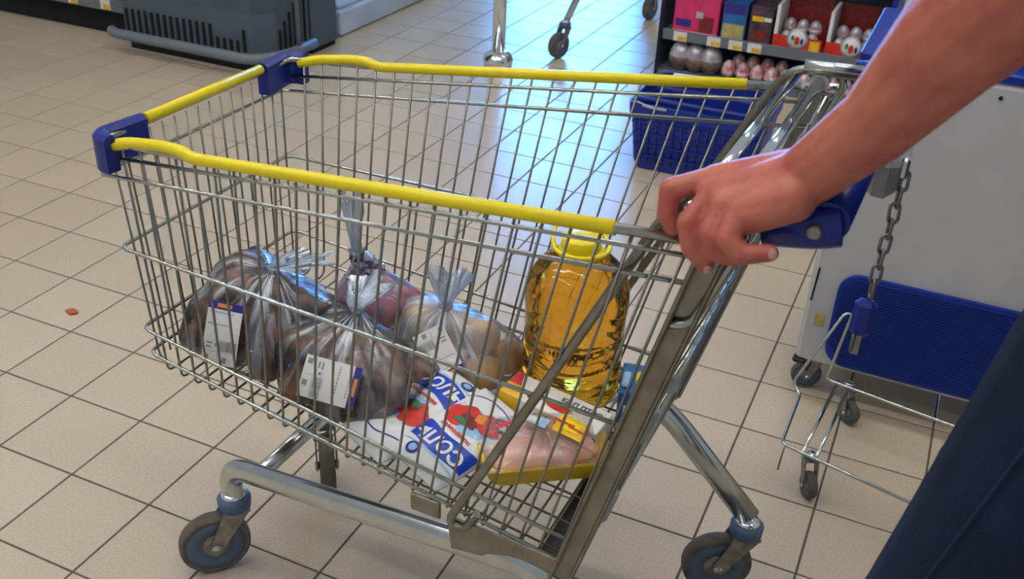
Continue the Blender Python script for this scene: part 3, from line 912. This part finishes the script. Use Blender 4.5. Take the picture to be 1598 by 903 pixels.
carton_text('П ПТВО', .0115, .066, .042, 'ink', .0007)
v, f = text_mesh('EZ П ПТВО', .0135)
mb = MB(); mb.add([(p.x + .040, p.y + .012, Hc + .0006) for p in v], f, False); mb.build('lettering', 'ink', ct)

bx = thing('blue_carton', 'small blue carton with yellow stripe behind the oil bottle', 'carton', Wd(.742, .105, fz_(.74) + .003), CY + .25)
MB().box((0, 0, .045), (.044, .085, .09), bev=.002).build('carton_body', 'cyan', bx)
MB().box((0, 0, .026), (.0455, .0865, .007)).build('stripe', 'amber', bx)
MB().box((-.003, -.0432, .058), (.018, .0014, .016)).build('mark', 'white', bx)
MB().box((-.001, -.0442, .060), (.010, .0014, .008)).build('mark', 'red', bx)
MB().box((.010, -.01, .097), (.016, .03, .014), bev=.004).build('corner_flap', 'yellow', bx)
MB().box((-.012, -.012, .094), (.014, .04, .008), bev=.003).build('corner_flap', 'sky_blue', bx)

# --- chicken on a yellow tray
tr = thing('chicken_tray', 'yellow foam tray of raw chicken under cling film with yellow label', 'food tray', Wd(.655, -.062, fz_(.66) + .004), CY + math.radians(41))
tr.rotation_euler = (math.radians(7), math.radians(4), CY + math.radians(41))
LX, LY, HT = .205, .115, .044
def rrect(lx, ly, r, n=5):
    out = []
    for cx, cy, a0 in ((lx / 2 - r, ly / 2 - r, 0), (-lx / 2 + r, ly / 2 - r, 90), (-lx / 2 + r, -ly / 2 + r, 180), (lx / 2 - r, -ly / 2 + r, 270)):
        for k in range(n + 1):
            a = math.radians(a0 + 90 * k / n); out.append((cx + r * math.cos(a), cy + r * math.sin(a)))
    return out
rings = [(-.03, .0), (-.016, .0), (-.004, HT * .9), (0, HT), (-.006, HT), (-.018, .006), (-.03, .005)]
mb = MB(); vs = []; fs = []
kk = len(rrect(1, 1, .1))
for off, z in rings:
    vs += [(x, y, z) for x, y in rrect(LX + 2 * off, LY + 2 * off, .022)]
for i in range(len(rings) - 1):
    for k in range(kk):
        l = (k + 1) % kk; fs.append((i * kk + k, i * kk + l, (i + 1) * kk + l, (i + 1) * kk + k))
fs += [tuple(reversed(range(kk))), tuple((len(rings) - 1) * kk + k for k in range(kk))]
mb.add(vs, fs, True); mb.build('tray', 'tray', tr)
for (x, y, z, a, r) in ((-.045, -.006, .030, .3, (.046, .034, .020)), (.045, .004, .032, -.2, (.046, .035, .022)), (.0, .018, .034, .9, (.046, .027, .02)), (.0, -.024, .032, -.1, (.055, .020, .017))):
    MB().ell((x, y, z), r, Matrix.Rotation(a, 3, 'Z'), 3, .2, x * 50).build('chicken_piece', 'chicken', tr)
mb = MB(); vs = []; fs = []; nx, ny = 22, 14
for i in range(ny + 1):
    for j in range(nx + 1):
        u = -1 + 2 * j / nx; v = -1 + 2 * i / ny
        x = u * LX / 2 * .985; y = v * LY / 2 * .985
        zt = HT + .001 + .019 * (1 - u ** 4) * (1 - v ** 4) + .0014 * noise.noise(Vector((x * 60, y * 60, 0))) * (1 - u * u) * (1 - v * v)
        vs.append((x, y, zt))
for i in range(ny):
    for j in range(nx):
        q = i * (nx + 1) + j; fs.append((q, q + 1, q + nx + 2, q + nx + 1))
mb.add(vs, fs, True); mb.build('cling_film', 'wrap', tr)
def tray_patch(nm, material, cx, cy, a, sx, sy, d):
    mb = MB(); vs = []; fs = []; n = 6
    for i in range(n + 1):
        for j in range(n + 1):
            lx = (j / n - .5) * sx; ly = (i / n - .5) * sy
            x = cx + lx * math.cos(a) - ly * math.sin(a); y = cy + lx * math.sin(a) + ly * math.cos(a)
            u = x / (LX / 2); v = y / (LY / 2)
            vs.append((x, y, HT + .0025 + d + .019 * (1 - min(1, abs(u)) ** 4) * (1 - min(1, abs(v)) ** 4)))
    for i in range(n):
        for j in range(n):
            q = i * (n + 1) + j; fs.append((q, q + 1, q + n + 2, q + n + 1))
    mb.add(vs, fs, True); return mb.build(nm, material, tr)
A_ = -math.radians(41)
tray_patch('label', 'amber', .042, .004, A_, .048, .044, 0)
tray_patch('label_print', 'yellow', .042, .004, A_, .026, .024, .0008)
tray_patch('label_print', 'red', .034, .014, A_, .034, .005, .0010)
tray_patch('label_print', 'red', .050, -.006, A_, .034, .004, .0012)
tray_patch('label', 'sky_blue', -.01, .028, A_, .044, .022, 0)
tray_patch('label', 'paper', -.014, .030, A_, .030, .014, .0006)
tray_patch('label_print', 'red', -.052, .024, A_ + 1.0, .028, .008, .0)

# ================================================================== PERSON PUSHING THE CART
person = thing('person', 'person in dark blue jeans gripping the cart handle with one bare forearm', 'person', Wd(1.32, -.2, 0), CY)
PO = Vector((1.32, -.2, 0))
def L_(p): return Vector(p) - PO
def remesh(mb, name, material, parent, voxel, smooth):
    me = mb.mesh(name + '_t')
    tmp = bpy.data.objects.new('t', me); COL.objects.link(tmp)
    md = tmp.modifiers.new('r', 'REMESH'); md.mode = 'VOXEL'; md.voxel_size = voxel; md.use_smooth_shade = True
    ms = tmp.modifiers.new('s', 'SMOOTH'); ms.factor = .5; ms.iterations = smooth
    dg = bpy.context.evaluated_depsgraph_get()
    me2 = bpy.data.meshes.new_from_object(tmp.evaluated_get(dg))
    bpy.data.objects.remove(tmp); bpy.data.meshes.remove(me)
    for p in me2.polygons: p.use_smooth = True
    me2.name = name
    me2.materials.clear(); me2.materials.append(MT[material])
    o = bpy.data.objects.new(name, me2); COL.objects.link(o); o.parent = parent
    return o
body = MB()
def cap(a, b, ra, rb): body.capsule(L_(a), L_(b), ra, rb)
sh = (1.33, -.44, 1.46); el = (1.144, -.390, 1.283)
wr = (.992, -.270, 1.037)
cap(sh, el, .057, .050)
cap(el, (1.090, -.345, 1.202), .050, .047)
cap((1.090, -.345, 1.202), (1.043, -.297, 1.107), .047, .0355)
cap((1.043, -.297, 1.107), wr, .0355, .0305)
cap((1.038, -.280, 1.10), (.994, -.256, 1.042), .032, .026)
# palm
mcp = {'i': (.899, -.250, 1.003), 'm': (.905, -.269, .996), 'r': (.918, -.283, .992), 'p': (.937, -.292, .994)}
cap(wr, mcp['m'], .026, .0145); cap((.990, -.256, 1.036), mcp['i'], .024, .0145)
cap((.986, -.280, 1.026), mcp['r'], .025, .0145); cap((.982, -.290, 1.018), mcp['p'], .025, .0145)
cap((.970, -.272, 1.014), (.930, -.276, .998), .022, .018)
cap((.976, -.294, 1.010), (.950, -.298, .992), .020, .016)
# fingers
def finger(pts, rs):
    for i in range(len(pts) - 1): cap(pts[i], pts[i + 1], rs[i], rs[i + 1])
finger([mcp['i'], (.860, -.266, .988), (.861, -.272, .962), (.873, -.272, .944)], [.0130, .0122, .0108, .0090])
finger([mcp['m'], (.889, -.289, .967), (.897, -.294, .944), (.913, -.294, .930)], [.0130, .0128, .0116, .0098])
finger([mcp['r'], (.914, -.302, .968), (.923, -.304, .951), (.941, -.302, .948)], [.0125, .0118, .0106, .0092])
finger([mcp['p'], (.934, -.313, .972), (.950, -.316, .961), (.976, -.313, .968)], [.0130, .0120, .0108, .0088])
finger([(.978, -.24, 1.022), (.950, -.216, .992), (.940, -.222, .968)], [.02, .0135, .0105])
# right arm hanging, neck and head
cap((1.36, .0, 1.46), (1.44, .05, 1.18), .056, .045); cap((1.44, .05, 1.18), (1.38, .06, .93), .043, .029)
cap((1.38, .06, .92), (1.36, .06, .86), .030, .026)
for k, (dx, dl) in enumerate(((-.03, .07), (-.012, .08), (.006, .077), (.022, .06))):
    finger([(1.36 + dx, .06, .85), (1.35 + dx, .055, .85 - dl * .6), (1.345 + dx, .045, .85 - dl)], [.011, .010, .008])
finger([(1.335, .045, .885), (1.31, .03, .85), (1.305, .025, .82)], [.014, .012, .009])
cap((1.40, -.19, 1.42), (1.385, -.19, 1.56), .062, .056)
cap((1.37, -.19, 1.47), (1.37, -.35, 1.455), .07, .06); cap((1.37, -.19, 1.47), (1.37, -.02, 1.455), .07, .06)
HC = Vector((1.365, -.19, 1.66))
body.ell(L_(HC), (.098, .078, .118), None, 3); body.ell(L_(HC + Vector((-.03, 0, -.06))), (.062, .058, .06), None, 3)
body.capsule(L_(HC + Vector((-.092, 0, .012))), L_(HC + Vector((-.112, 0, -.026))), .010, .015)
for sg in (-1, 1): body.ell(L_(HC + Vector((.008, sg * .08, -.005))), (.018, .009, .032), None, 2)
body.capsule(L_(HC + Vector((-.086, -.018, -.062))), L_(HC + Vector((-.086, .018, -.062))), .008, .008)
bo = remesh(body, 'body', 'skin', person, .0030, 2)
bo['label'] = 'bare arm and hand closed round the handle'
for (p, d) in (((.980, -.3205, .971), (.35, -.9, .3)), ((.918, -.3025, .928), (.4, -.9, -.2))):
    q = Vector(d).normalized().to_track_quat('Z', 'X').to_matrix()
    MB().ell(L_(p), (.0058, .0045, .0016), q, 2).build('fingernail', 'nail', bo)
hair = MB().ell(L_(HC + Vector((.014, 0, .028))), (.099, .084, .103), None, 3, .04)
hair.build('hair', 'hair', person)
for sg in (-1, 1):
    MB().ell(L_(HC + Vector((-.086, sg * .031, .004))), (.011, .013, .009), None, 2).build('eye', 'eye', person)
st_ = MB()
st_.capsule(L_((1.37, -.25, .98)), L_((1.385, -.27, 1.36)), .135, .125); st_.capsule(L_((1.37, -.13, .98)), L_((1.385, -.11, 1.36)), .135, .125)
st_.capsule(L_((1.385, -.33, 1.40)), L_((1.385, -.05, 1.40)), .085, .085)
st_.capsule(L_((1.37, -.38, 1.445)), L_((1.262, -.398, 1.392)), .078, .072)
st_.capsule(L_((1.37, -.02, 1.445)), L_((1.42, .035, 1.27)), .075, .07)
remesh(st_, 'shirt', 'shirt', person, .008, 5)
jn = MB()
jn.capsule(L_((1.328, -.275, .96)), L_((1.36, -.13, .96)), .128, .125)
def leg(h, k, a):
    jn.capsule(L_(h), L_(k), .106, .073); jn.capsule(L_(k), L_(a), .073, .066)
leg((1.300, -.285, .92), (1.200, -.29, .53), (1.240, -.285, .13))
leg((1.345, -.11, .92), (1.36, -.11, .50), (1.47, -.11, .14))
je = remesh(jn, 'jeans', 'denim', person, .0065, 4); je['label'] = 'dark blue denim jeans'
sm = [(1.262, -.386, 1.0), (1.233, -.371, .90), (1.212, -.366, .80), (1.190, -.360, .70), (1.172, -.355, .60), (1.156, -.350, .50)]
sm = [L_((s - .0, w, z)) for s, w, z in sm]
MB().tube(fillet(sm, .05), .0014, 6).build('seam', 'seam', je)
for (x, y, h) in ((1.245, -.285, 0), (1.47, -.11, 0)):
    sh_ = MB(); sh_.ell(L_((x - .07, y, .05)), (.15, .05, .05), None, 3); sh_.ell(L_((x, y, .08)), (.06, .048, .07), None, 3)
    so = remesh(sh_, 'shoe', 'shoe', person, .006, 3)

# ================================================================== SURROUNDINGS
# --- white cabinet on castors with blue ribbed panel
cb = thing('white_cabinet', 'white cabinet on castors with a blue ribbed lower panel', 'cabinet', (1.466, -.02, 0))
bodyc = MB().box((.40, .20, .457), (.80, .40, .714), bev=.010).build('cabinet_body', 'white_case', cb)
MB().box((.40, .20, .824), (.80, .40, .020), bev=.004).build('top_trim', 'blue2', cb)
MB().box((.44, .23, .860), (.70, .34, .052), bev=.008).build('raised_top', 'blue2', cb)
def rpanel(x0, x1, z0, z1, r, ch):
    pts = []
    for cx, cz, a0 in ((x1 - r, z1 - r, 0), (x0 + ch, z1 - ch, 90), (x0 + r, z0 + r, 180), (x1 - r, z0 + r, 270)):
        rr = ch if a0 == 90 else r
        for k in range(7):
            a = math.radians(a0 + 15 * k); pts.append((cx + rr * math.cos(a), cz + rr * math.sin(a)))
    return pts
pp = rpanel(.062, .70, .118, .352, .05, .045)
n = len(pp)
mb = MB(); mb.add([(x, 0.004, z) for x, z in pp] + [(x, -.010, z) for x, z in pp], [tuple(range(n)), tuple(reversed(range(n, 2 * n)))] + [(i, n + i, n + (i + 1) % n, (i + 1) % n) for i in range(n)], False)
pnl = mb.build('blue_panel', 'blue2', cb); pnl['label'] = 'blue ribbed panel'
z = .126; rib_me = None
while z < .345:
    x0 = .070 + max(0, (.165 - z) * .7); x1 = .69
    if z > .32: x0 += (z - .32) * 1.2
    MB().box(((x0 + x1) / 2, -.0112, z), (x1 - x0, .003, .0028)).build('rib', 'rib_blue', pnl)
    z += .0062
MB().box((.012, -.001, .305), (.004, .002, .085), M=Matrix.Rotation(.05, 3, 'Y')).build('slot', 'fridge_dark', cb)
MB().box((.038, -.001, .218), (.022, .0014, .032)).build('tape_patch', 'sand', cb)
MB().tube([(.272, .002, .787), (.272, -.003, .787)], .004, 10).build('screw', 'fridge_dark', cb)
for (x, y) in ((.05, .06), (.75, .06), (.05, .34), (.75, .34)):
    caster((x, y), math.radians(200), cb, R=.036, trail=.02, top=.103, thick=.02, name='castor')
MB().box((.012, .012, .098), (.03, .03, .012), bev=.004).build('corner_foot', 'black', cb)

# --- wire trolley base with small castors in front of the cabinet
tw = thing('wire_trolley', 'low bent wire trolley frame on small castors beside the white cabinet', 'trolley', (1.56, -.2, 0))
TO = Vector((1.56, -.2, 0))
def tv(*p): return Vector(p) - TO
path = [tv(1.99, -.478, .10), tv(1.507, -.376, .118), tv(1.509, -.186, .118), tv(1.488, -.170, .135), tv(1.556, -.09, .288), tv(1.572, -.08, .288), tv(1.551, -.098, .118), tv(2.05, -.175, .11), tv(1.99, -.478, .10)]
MB().tube(fillet(path, .012, 4), .0035, 8).build('frame_wire', 'tube', tw)
for d in (-.014, .014):
    MB().tube([tv(1.59 + d, -.05, .092), tv(1.565 + d, -.375, .108)], .004, 8).build('strut', 'tube', tw)
    MB().tube([tv(1.97 + d, -.16, .10), tv(1.94 + d, -.47, .10)], .004, 8).build('strut', 'tube', tw)
for p in ((1.600, -.055), (1.568, -.352), (1.97, -.17), (1.94, -.46)):
    q = Vector((*p, 0)) - TO
    caster((q.x, q.y), math.radians(-60 if p[0] < 1.6 else -40), tw, R=.029, trail=.018, top=.096, thick=.018, name='castor')
MB().tube(fillet([tv(1.515, -.38, .12), tv(1.513, -.39, .095), tv(1.512, -.395, .065)], .01), .002, 6).build('hook', 'zinc_dark', tw)

# --- blue hand basket on the floor
hb = thing('hand_basket', 'royal blue plastic shopping basket standing on the tiles', 'basket', (.905, 1.24, 0), .02)
def frame_ring(lx, ly, z, r=.03): return [(x, y, z) for x, y in rrect(lx, ly, r)]
mb = MB(); vs = []; fs = []
levels = [(.40, .27, .004, .0), (.42, .29, .03, 0), (.455, .32, .20, 0), (.47, .335, .205, 0), (.475, .34, .245, 0), (.462, .327, .245, 0), (.455, .315, .21, 0), (.44, .305, .20, 0), (.40, .27, .03, 0), (.38, .25, .010, 0)]
for lx, ly, z, _ in levels: vs += frame_ring(lx, ly, z)
for i in range(len(levels) - 1):
    for k in range(kk):
        l = (k + 1) % kk; fs.append((i * kk + k, i * kk + l, (i + 1) * kk + l, (i + 1) * kk + k))
fs += [tuple(reversed(range(kk))), tuple((len(levels) - 1) * kk + k for k in range(kk))]
mb.add(vs, fs, False); mb.build('basket_shell', 'blue2', hb)
for i in range(14):
    x = -.19 + .38 * i / 13
    MB().tube([(x * .95, -.148, .035), (x, -.163, .19)], .0035, 6).build('rib', 'blue', hb)
for i in range(4):
    MB().box((0, -.153 - .003 * i, .06 + .04 * i), (.40 + .012 * i, .006, .005)).build('rib', 'blue', hb)
for sg in (-1, 1):
    MB().tube(fillet([(-.225, sg * .13, .24), (-.20, sg * .155, .262), (.20, sg * .155, .262), (.225, sg * .13, .24)], .03), .008, 10).build('carry_handle', 'blue', hb)
MB().box((-.10, .10, .275), (.11, .022, .014), .1, bev=.004).build('handle_grip', 'white', hb)
MB().tube(fillet([(-.22, -.15, .247), (-.17, -.172, .240), (-.10, -.172, .238)], .02), .005, 8).build('hook_clip', 'grey_plastic', hb)

# --- confectionery rack
sx0, sx1, sy = .465, 1.372, 2.15
rk = thing('sweets_rack', 'low display rack with clear end panel and price rail', 'shelf', ((sx0 + sx1) / 2, sy, 0))
RO = Vector(((sx0 + sx1) / 2, sy, 0)); RW = sx1 - sx0
MB().box((0, .22, .010), (RW, .44, .02)).build('base_shelf', 'shelf', rk)
MB().box((0, .23, .182), (RW, .40, .012)).build('shelf_board', 'shelf', rk)
MB().box((0, .43, .35), (RW, .02, .70)).build('back_panel', 'fridge', rk)
MB().box((0, .23, .56), (RW, .40, .012)).build('shelf_board', 'shelf', rk)
MB().box((0, .015, .178), (RW, .008, .046), bev=.002).build('price_rail', 'shelf', rk)
MB().box((-RW / 2 - .008, .21, .34), (.005, .44, .68)).build('end_panel', 'acrylic', rk)
MB().tube([(-RW / 2 - .010, -.01, .0), (-RW / 2 - .010, -.01, .68)], .0035, 8).build('panel_edge', 'fridge_dark', rk)
MB().box((RW / 2 + .012, .21, .36), (.022, .44, .72), bev=.004).build('end_panel', 'blue2', rk)
for x in (.515, .663, .757, .838):
    t = MB().box((x + .03 - RO.x, .009, .176), (.058, .002, .040)).build('price_tag', 'paper', rk)
    MB().box((x + .038 - RO.x, .0074, .168), (.036, .0014, .018)).build('price_print', 'amber', t)
def carton(name, label, x0, x1, h, d, mats, z=.189, y=2.165):
    t = thing(name, label, 'carton', ((x0 + x1) / 2, y + d / 2, z))
    w = x1 - x0
    MB().box((0, 0, h / 2), (w, d, h), bev=.003).build('carton_body', mats[0], t)
    for i, (mn, u0, u1, v0, v1) in enumerate(mats[1:]):
        MB().box(((u0 + u1) / 2 * w - w / 2, -d / 2 - .0006 * (i + 1), (v0 + v1) / 2 * h), ((u1 - u0) * w, .0012, (v1 - v0) * h)).build('print', mn, t)
    return t
carton('sweets_carton', 'hot pink sweets carton at the clear end of the rack', .505, .700, .165, .20, ['pink', ('white', 0, 1, 0, .08), ('darkred', .58, .9, .1, .5), ('foil', .5, .66, .45, .62), ('label_blue', .06, .4, .2, .38)])
carton('sweets_carton', 'blue and sand coloured sweets carton on the rack', .715, .815, .16, .18, ['cyan', ('sand', .05, .95, .05, .45), ('label_blue', .05, .95, .72, 1)])
carton('sweets_carton', 'dark sweets carton with small amber heading on the rack', .830, .925, .16, .18, ['night', ('amber', .1, .6, .62, .75), ('white', .62, .95, .64, .74), ('darkred', .2, .8, .15, .4)])
egg_prof = [(.003, -.030), (.012, -.0285), (.020, -.022), (.0245, -.010), (.0245, .0), (.022, .012), (.016, .023), (.008, .030), (.002, .032)]
def egg(x, y, z, material, label, group, k=1.0, band=None, tilt=0.0):
    t = thing('foil_egg', label, 'egg', (x, y, z + .030 * k), random.uniform(0, 6), group)
    t.rotation_euler = (tilt, 0, random.uniform(-.5, .5))
    MB().lathe([(r * k, zz * k) for r, zz in egg_prof], 18).build('egg_shell', material, t)
    MB().lathe([(r * k * 1.03, zz * k) for r, zz in egg_prof[2:5]], 18).build('egg_band', band or 'foil_dark', t)
    return t
for i, (x0, x1, lb) in enumerate(((.935, 1.135, 'red open egg carton with round white emblem beside the dark sweets carton'), (1.150, 1.355, 'red open egg carton with round white emblem at the blue end of the rack'))):
    t = thing('egg_carton', lb, 'carton', ((x0 + x1) / 2, 2.165 + .1, .189))
    w = x1 - x0
    MB().box((0, 0, .004), (w, .20, .008)).box((0, .098, .09), (w, .004, .18)).build('carton_tray', 'darkred', t)
    MB().box((0, -.099, .03), (w, .004, .06)).build('carton_front', 'red', t)
    MB().box((-w / 2 + .008, 0, .09), (.014, .20, .18)).build('carton_side', 'white', t)
    MB().lathe([(.044, 0), (.044, .002)], 28, (0, -.101, .052), Matrix.Rotation(math.pi / 2, 3, 'X')).build('emblem', 'foil', t)
    MB().lathe([(.036, 0), (.036, .003)], 28, (0, -.101, .052), Matrix.Rotation(math.pi / 2, 3, 'X')).build('emblem', 'white', t)
    MB().ell((.0, -.104, .046), (.011, .002, .018), None, 2).build('emblem_mark', 'red', t)
    MB().ell((-.018, -.104, .055), (.007, .002, .012), None, 2).build('emblem_mark', 'green', t)
    MB().ell((.02, -.104, .044), (.006, .002, .014), None, 2).build('emblem_mark', 'label_blue', t)
    MB().box((w * .36, -.1016, .032), (w * .2, .0014, .04)).build('print', 'amber', t)
    for c in range(3):
        for r in range(2):
            egg(x0 + .05 + c * .052, 2.20 + r * .055, .199 + r * .04, 'foil', 'pale foil egg in the red open cartons on the rack', 'eggs in the red cartons', 1.05, 'foil_red')
for k, x in enumerate((.565, .615, .665)):
    egg(x, 2.20, .0205, 'foil', 'large white-topped foil egg on the base of the rack', 'large pale eggs on the rack base', 2.3 if k != 1 else 2.35, 'foil_dark') if False else egg(.545 + k * .068, 2.215, .0205, 'foil', 'large white-topped foil egg on the base of the rack', 'large pale eggs on the rack base', 1.28 * 1.6, 'foil_dark')
for k in range(9):
    egg(.765 + (k % 5) * .062 + (k // 5) * .03, 2.20 + (k // 5) * .06, .0205 + (k // 5) * .018, 'foil_red', 'small red and white foil egg on the base of the rack', 'small red eggs on the rack base', 1.25, 'foil_red')
for k in range(5):
    egg(1.09 + k * .058, 2.20, .0205, 'foil_red', 'small red and white foil egg on the base of the rack', 'small red eggs on the rack base', 1.25, 'foil_red')

# --- slate-grey refrigerated counter with louvred base and bumper rail
fr = thing('refrigerated_counter', 'slate grey refrigerated counter with slotted base and grey bumper rail', 'counter', (-1.32, 1.5, 0))
FO = Vector((-1.32, 1.5, 0))
def fv(x, y, z): return Vector((x, y, z)) - FO
shell = [(-1.70, 1.25), (-1.02, 1.25), (-.955, 1.33), (-.955, 1.56), (-1.70, 1.56)]
mb = MB(); n = len(shell)
vs = [fv(x, y, .03) for x, y in shell] + [fv(x, y, .24) for x, y in shell] + [fv(x + (.07 if x > -1.1 and y < 1.5 else 0), y - (.07 if y < 1.4 else 0), .62) for x, y in shell] + [fv(x + (.07 if x > -1.1 and y < 1.5 else 0), y - (.07 if y < 1.4 else 0), 1.35) for x, y in shell]  # upper body is out of view, raised to block ambient light
fs = [tuple(reversed(range(n))), tuple(range(3 * n, 4 * n))]
for i in range(3):
    for k in range(n):
        l = (k + 1) % n; fs.append((i * n + k, i * n + l, (i + 1) * n + l, (i + 1) * n + k))
mb.add(vs, fs, False); mb.build('counter_body', 'fridge', fr)
for k in range(19):
    x = -1.68 + k * .0345
    h = .10 if k not in (14, 15, 16, 17) else .05
    MB().box(fv(x, 1.2485, .075 + h / 2), (.011, .012, h)).build('slot', 'fridge_dark', fr)
for k in range(6):
    y = 1.35 + k * .036; h = .09 + .03 * k
    MB().box(fv(-.9535, y, .075 + h / 2), (.012, .008, h)).build('slot', 'fridge_dark', fr)
MB().tube(fillet([fv(-1.72, 1.19, .085), fv(-1.70, 1.165, .085), fv(-.955, 1.165, .085), fv(-.885, 1.30, .085), fv(-.885, 1.50, .085)], [0, .03, .10, .06, 0], 7), .022, 12).build('bumper_rail', 'bumper', fr)
MB().tube([fv(-.885, 1.385, .0), fv(-.885, 1.385, 1.35)], .011, 10).build('corner_post', 'bumper', fr)
MB().box(fv(-1.34, 1.40, .015), (.68, .30, .03)).build('kick_plate', 'fridge_dark', fr)
ep = thing('end_panel', 'plain slate panel standing behind the refrigerated counter', 'panel', (-1.1, 1.68, 0))
MB().box((0, 0, .7), (.30, .20, 1.36), bev=.006).build('panel_board', 'fridge', ep)
MB().box((0, 0, .012), (.28, .18, .024)).build('panel_foot', 'fridge_dark', ep)
# --- wall shelf at the left with price rail
ws = thing('wall_shelf', 'grey supermarket shelf bay with dark kick board and orange price tags', 'shelf', (-2.5, 1.6, 0))
MB().box((0, .02, .06), (1.50, .50, .12)).build('kick_board', 'fridge_dark', ws)
MB().box((0, .0, .135), (1.50, .56, .03), bev=.004).build('shelf_board', 'shelf', ws)
MB().box((0, -.288, .150), (1.50, .010, .055), bev=.003).build('price_rail', 'shelf', ws)
MB().box((0, .27, .95), (1.50, .02, 1.9)).build('back_panel', 'shelf', ws)  # upper bay is out of view, made tall to keep ambient light off the floor
for zz in (.52, .9, 1.28, 1.66): MB().box((0, .02, zz), (1.50, .48, .025)).build('shelf_board', 'shelf', ws)
for x in (-.755, .755): MB().box((x, .02, .95), (.02, .50, 1.9)).build('side_panel', 'shelf', ws)
for x in (.255, .455, .645):
    t = MB().box((x, -.2945, .152), (.055, .003, .045)).build('price_tag', 'paper', ws)
    MB().box((x + .006, -.2965, .142), (.036, .0015, .022)).build('price_print', 'amber', t)
# --- pale plinth
pl = thing('low_plinth', 'pale blue film-wrapped low plinth beside the slate panel', 'plinth', (-1.24, 2.65, 0))
MB().box((0, 0, .06), (.50, 1.56, .115), bev=.008).build('plinth_block', 'plinth', pl)
MB().box((0, 0, .128), (.44, 1.50, .02), bev=.006).build('plinth_top', 'plinth', pl)
# --- chrome post with dome foot
po = thing('barrier_post', 'polished chrome post with domed foot standing on the tiles', 'post', (-.188, 1.885, 0))
MB().lathe([(.060, 0), (.066, .014), (.067, .030), (.060, .048), (.046, .060), (.032, .066)], 32).build('dome_foot', 'chrome', po)
MB().tube([(0, 0, .05), (0, 0, 1.0)], .029, 24).build('post_tube', 'chrome', po)
MB().ell((0, 0, 1.0), (.031, .031, .02), None, 3).build('post_cap', 'chrome', po)
# --- another trolley, only its castored legs in view
ot = thing('parked_trolley', 'parked trolley with leaning chrome legs on dark castors behind the chrome post', 'trolley', (.09, 2.55, 0))
OO = Vector((.09, 2.55, 0))
def ov(x, y, z): return Vector((x, y, z)) - OO
MB().tube(fillet([ov(.012, 2.16, .15), ov(.085, 2.30, .42), ov(.14, 2.85, .42), ov(.165, 3.02, .15)], .08, 6), .0155, 14).build('leg_tube', 'tube', ot)
MB().tube(fillet([ov(.085, 2.32, .41), ov(.10, 2.20, .98), ov(.12, 2.12, 1.0)], .06, 6), .0125, 12).build('handle_post', 'tube', ot)
MB().tube([ov(.12, 2.12, 1.0), ov(.42, 2.12, 1.0)], .016, 12).build('handle_bar', 'blue', ot)
for p, a in (((.012, 2.16), -110), ((.165, 3.02), -100)):
    caster((p[0] - OO.x, p[1] - OO.y), math.radians(a), ot, R=.058, trail=.035, top=.16, thick=.034)
# --- crumb on a tile
tag(MB().ell((-.262, -.532, .004), (.016, .011, .004), None, 3, .5, 4).build('food_crumb', 'crumb'), 'small orange crumb dropped on a floor tile', 'crumb')
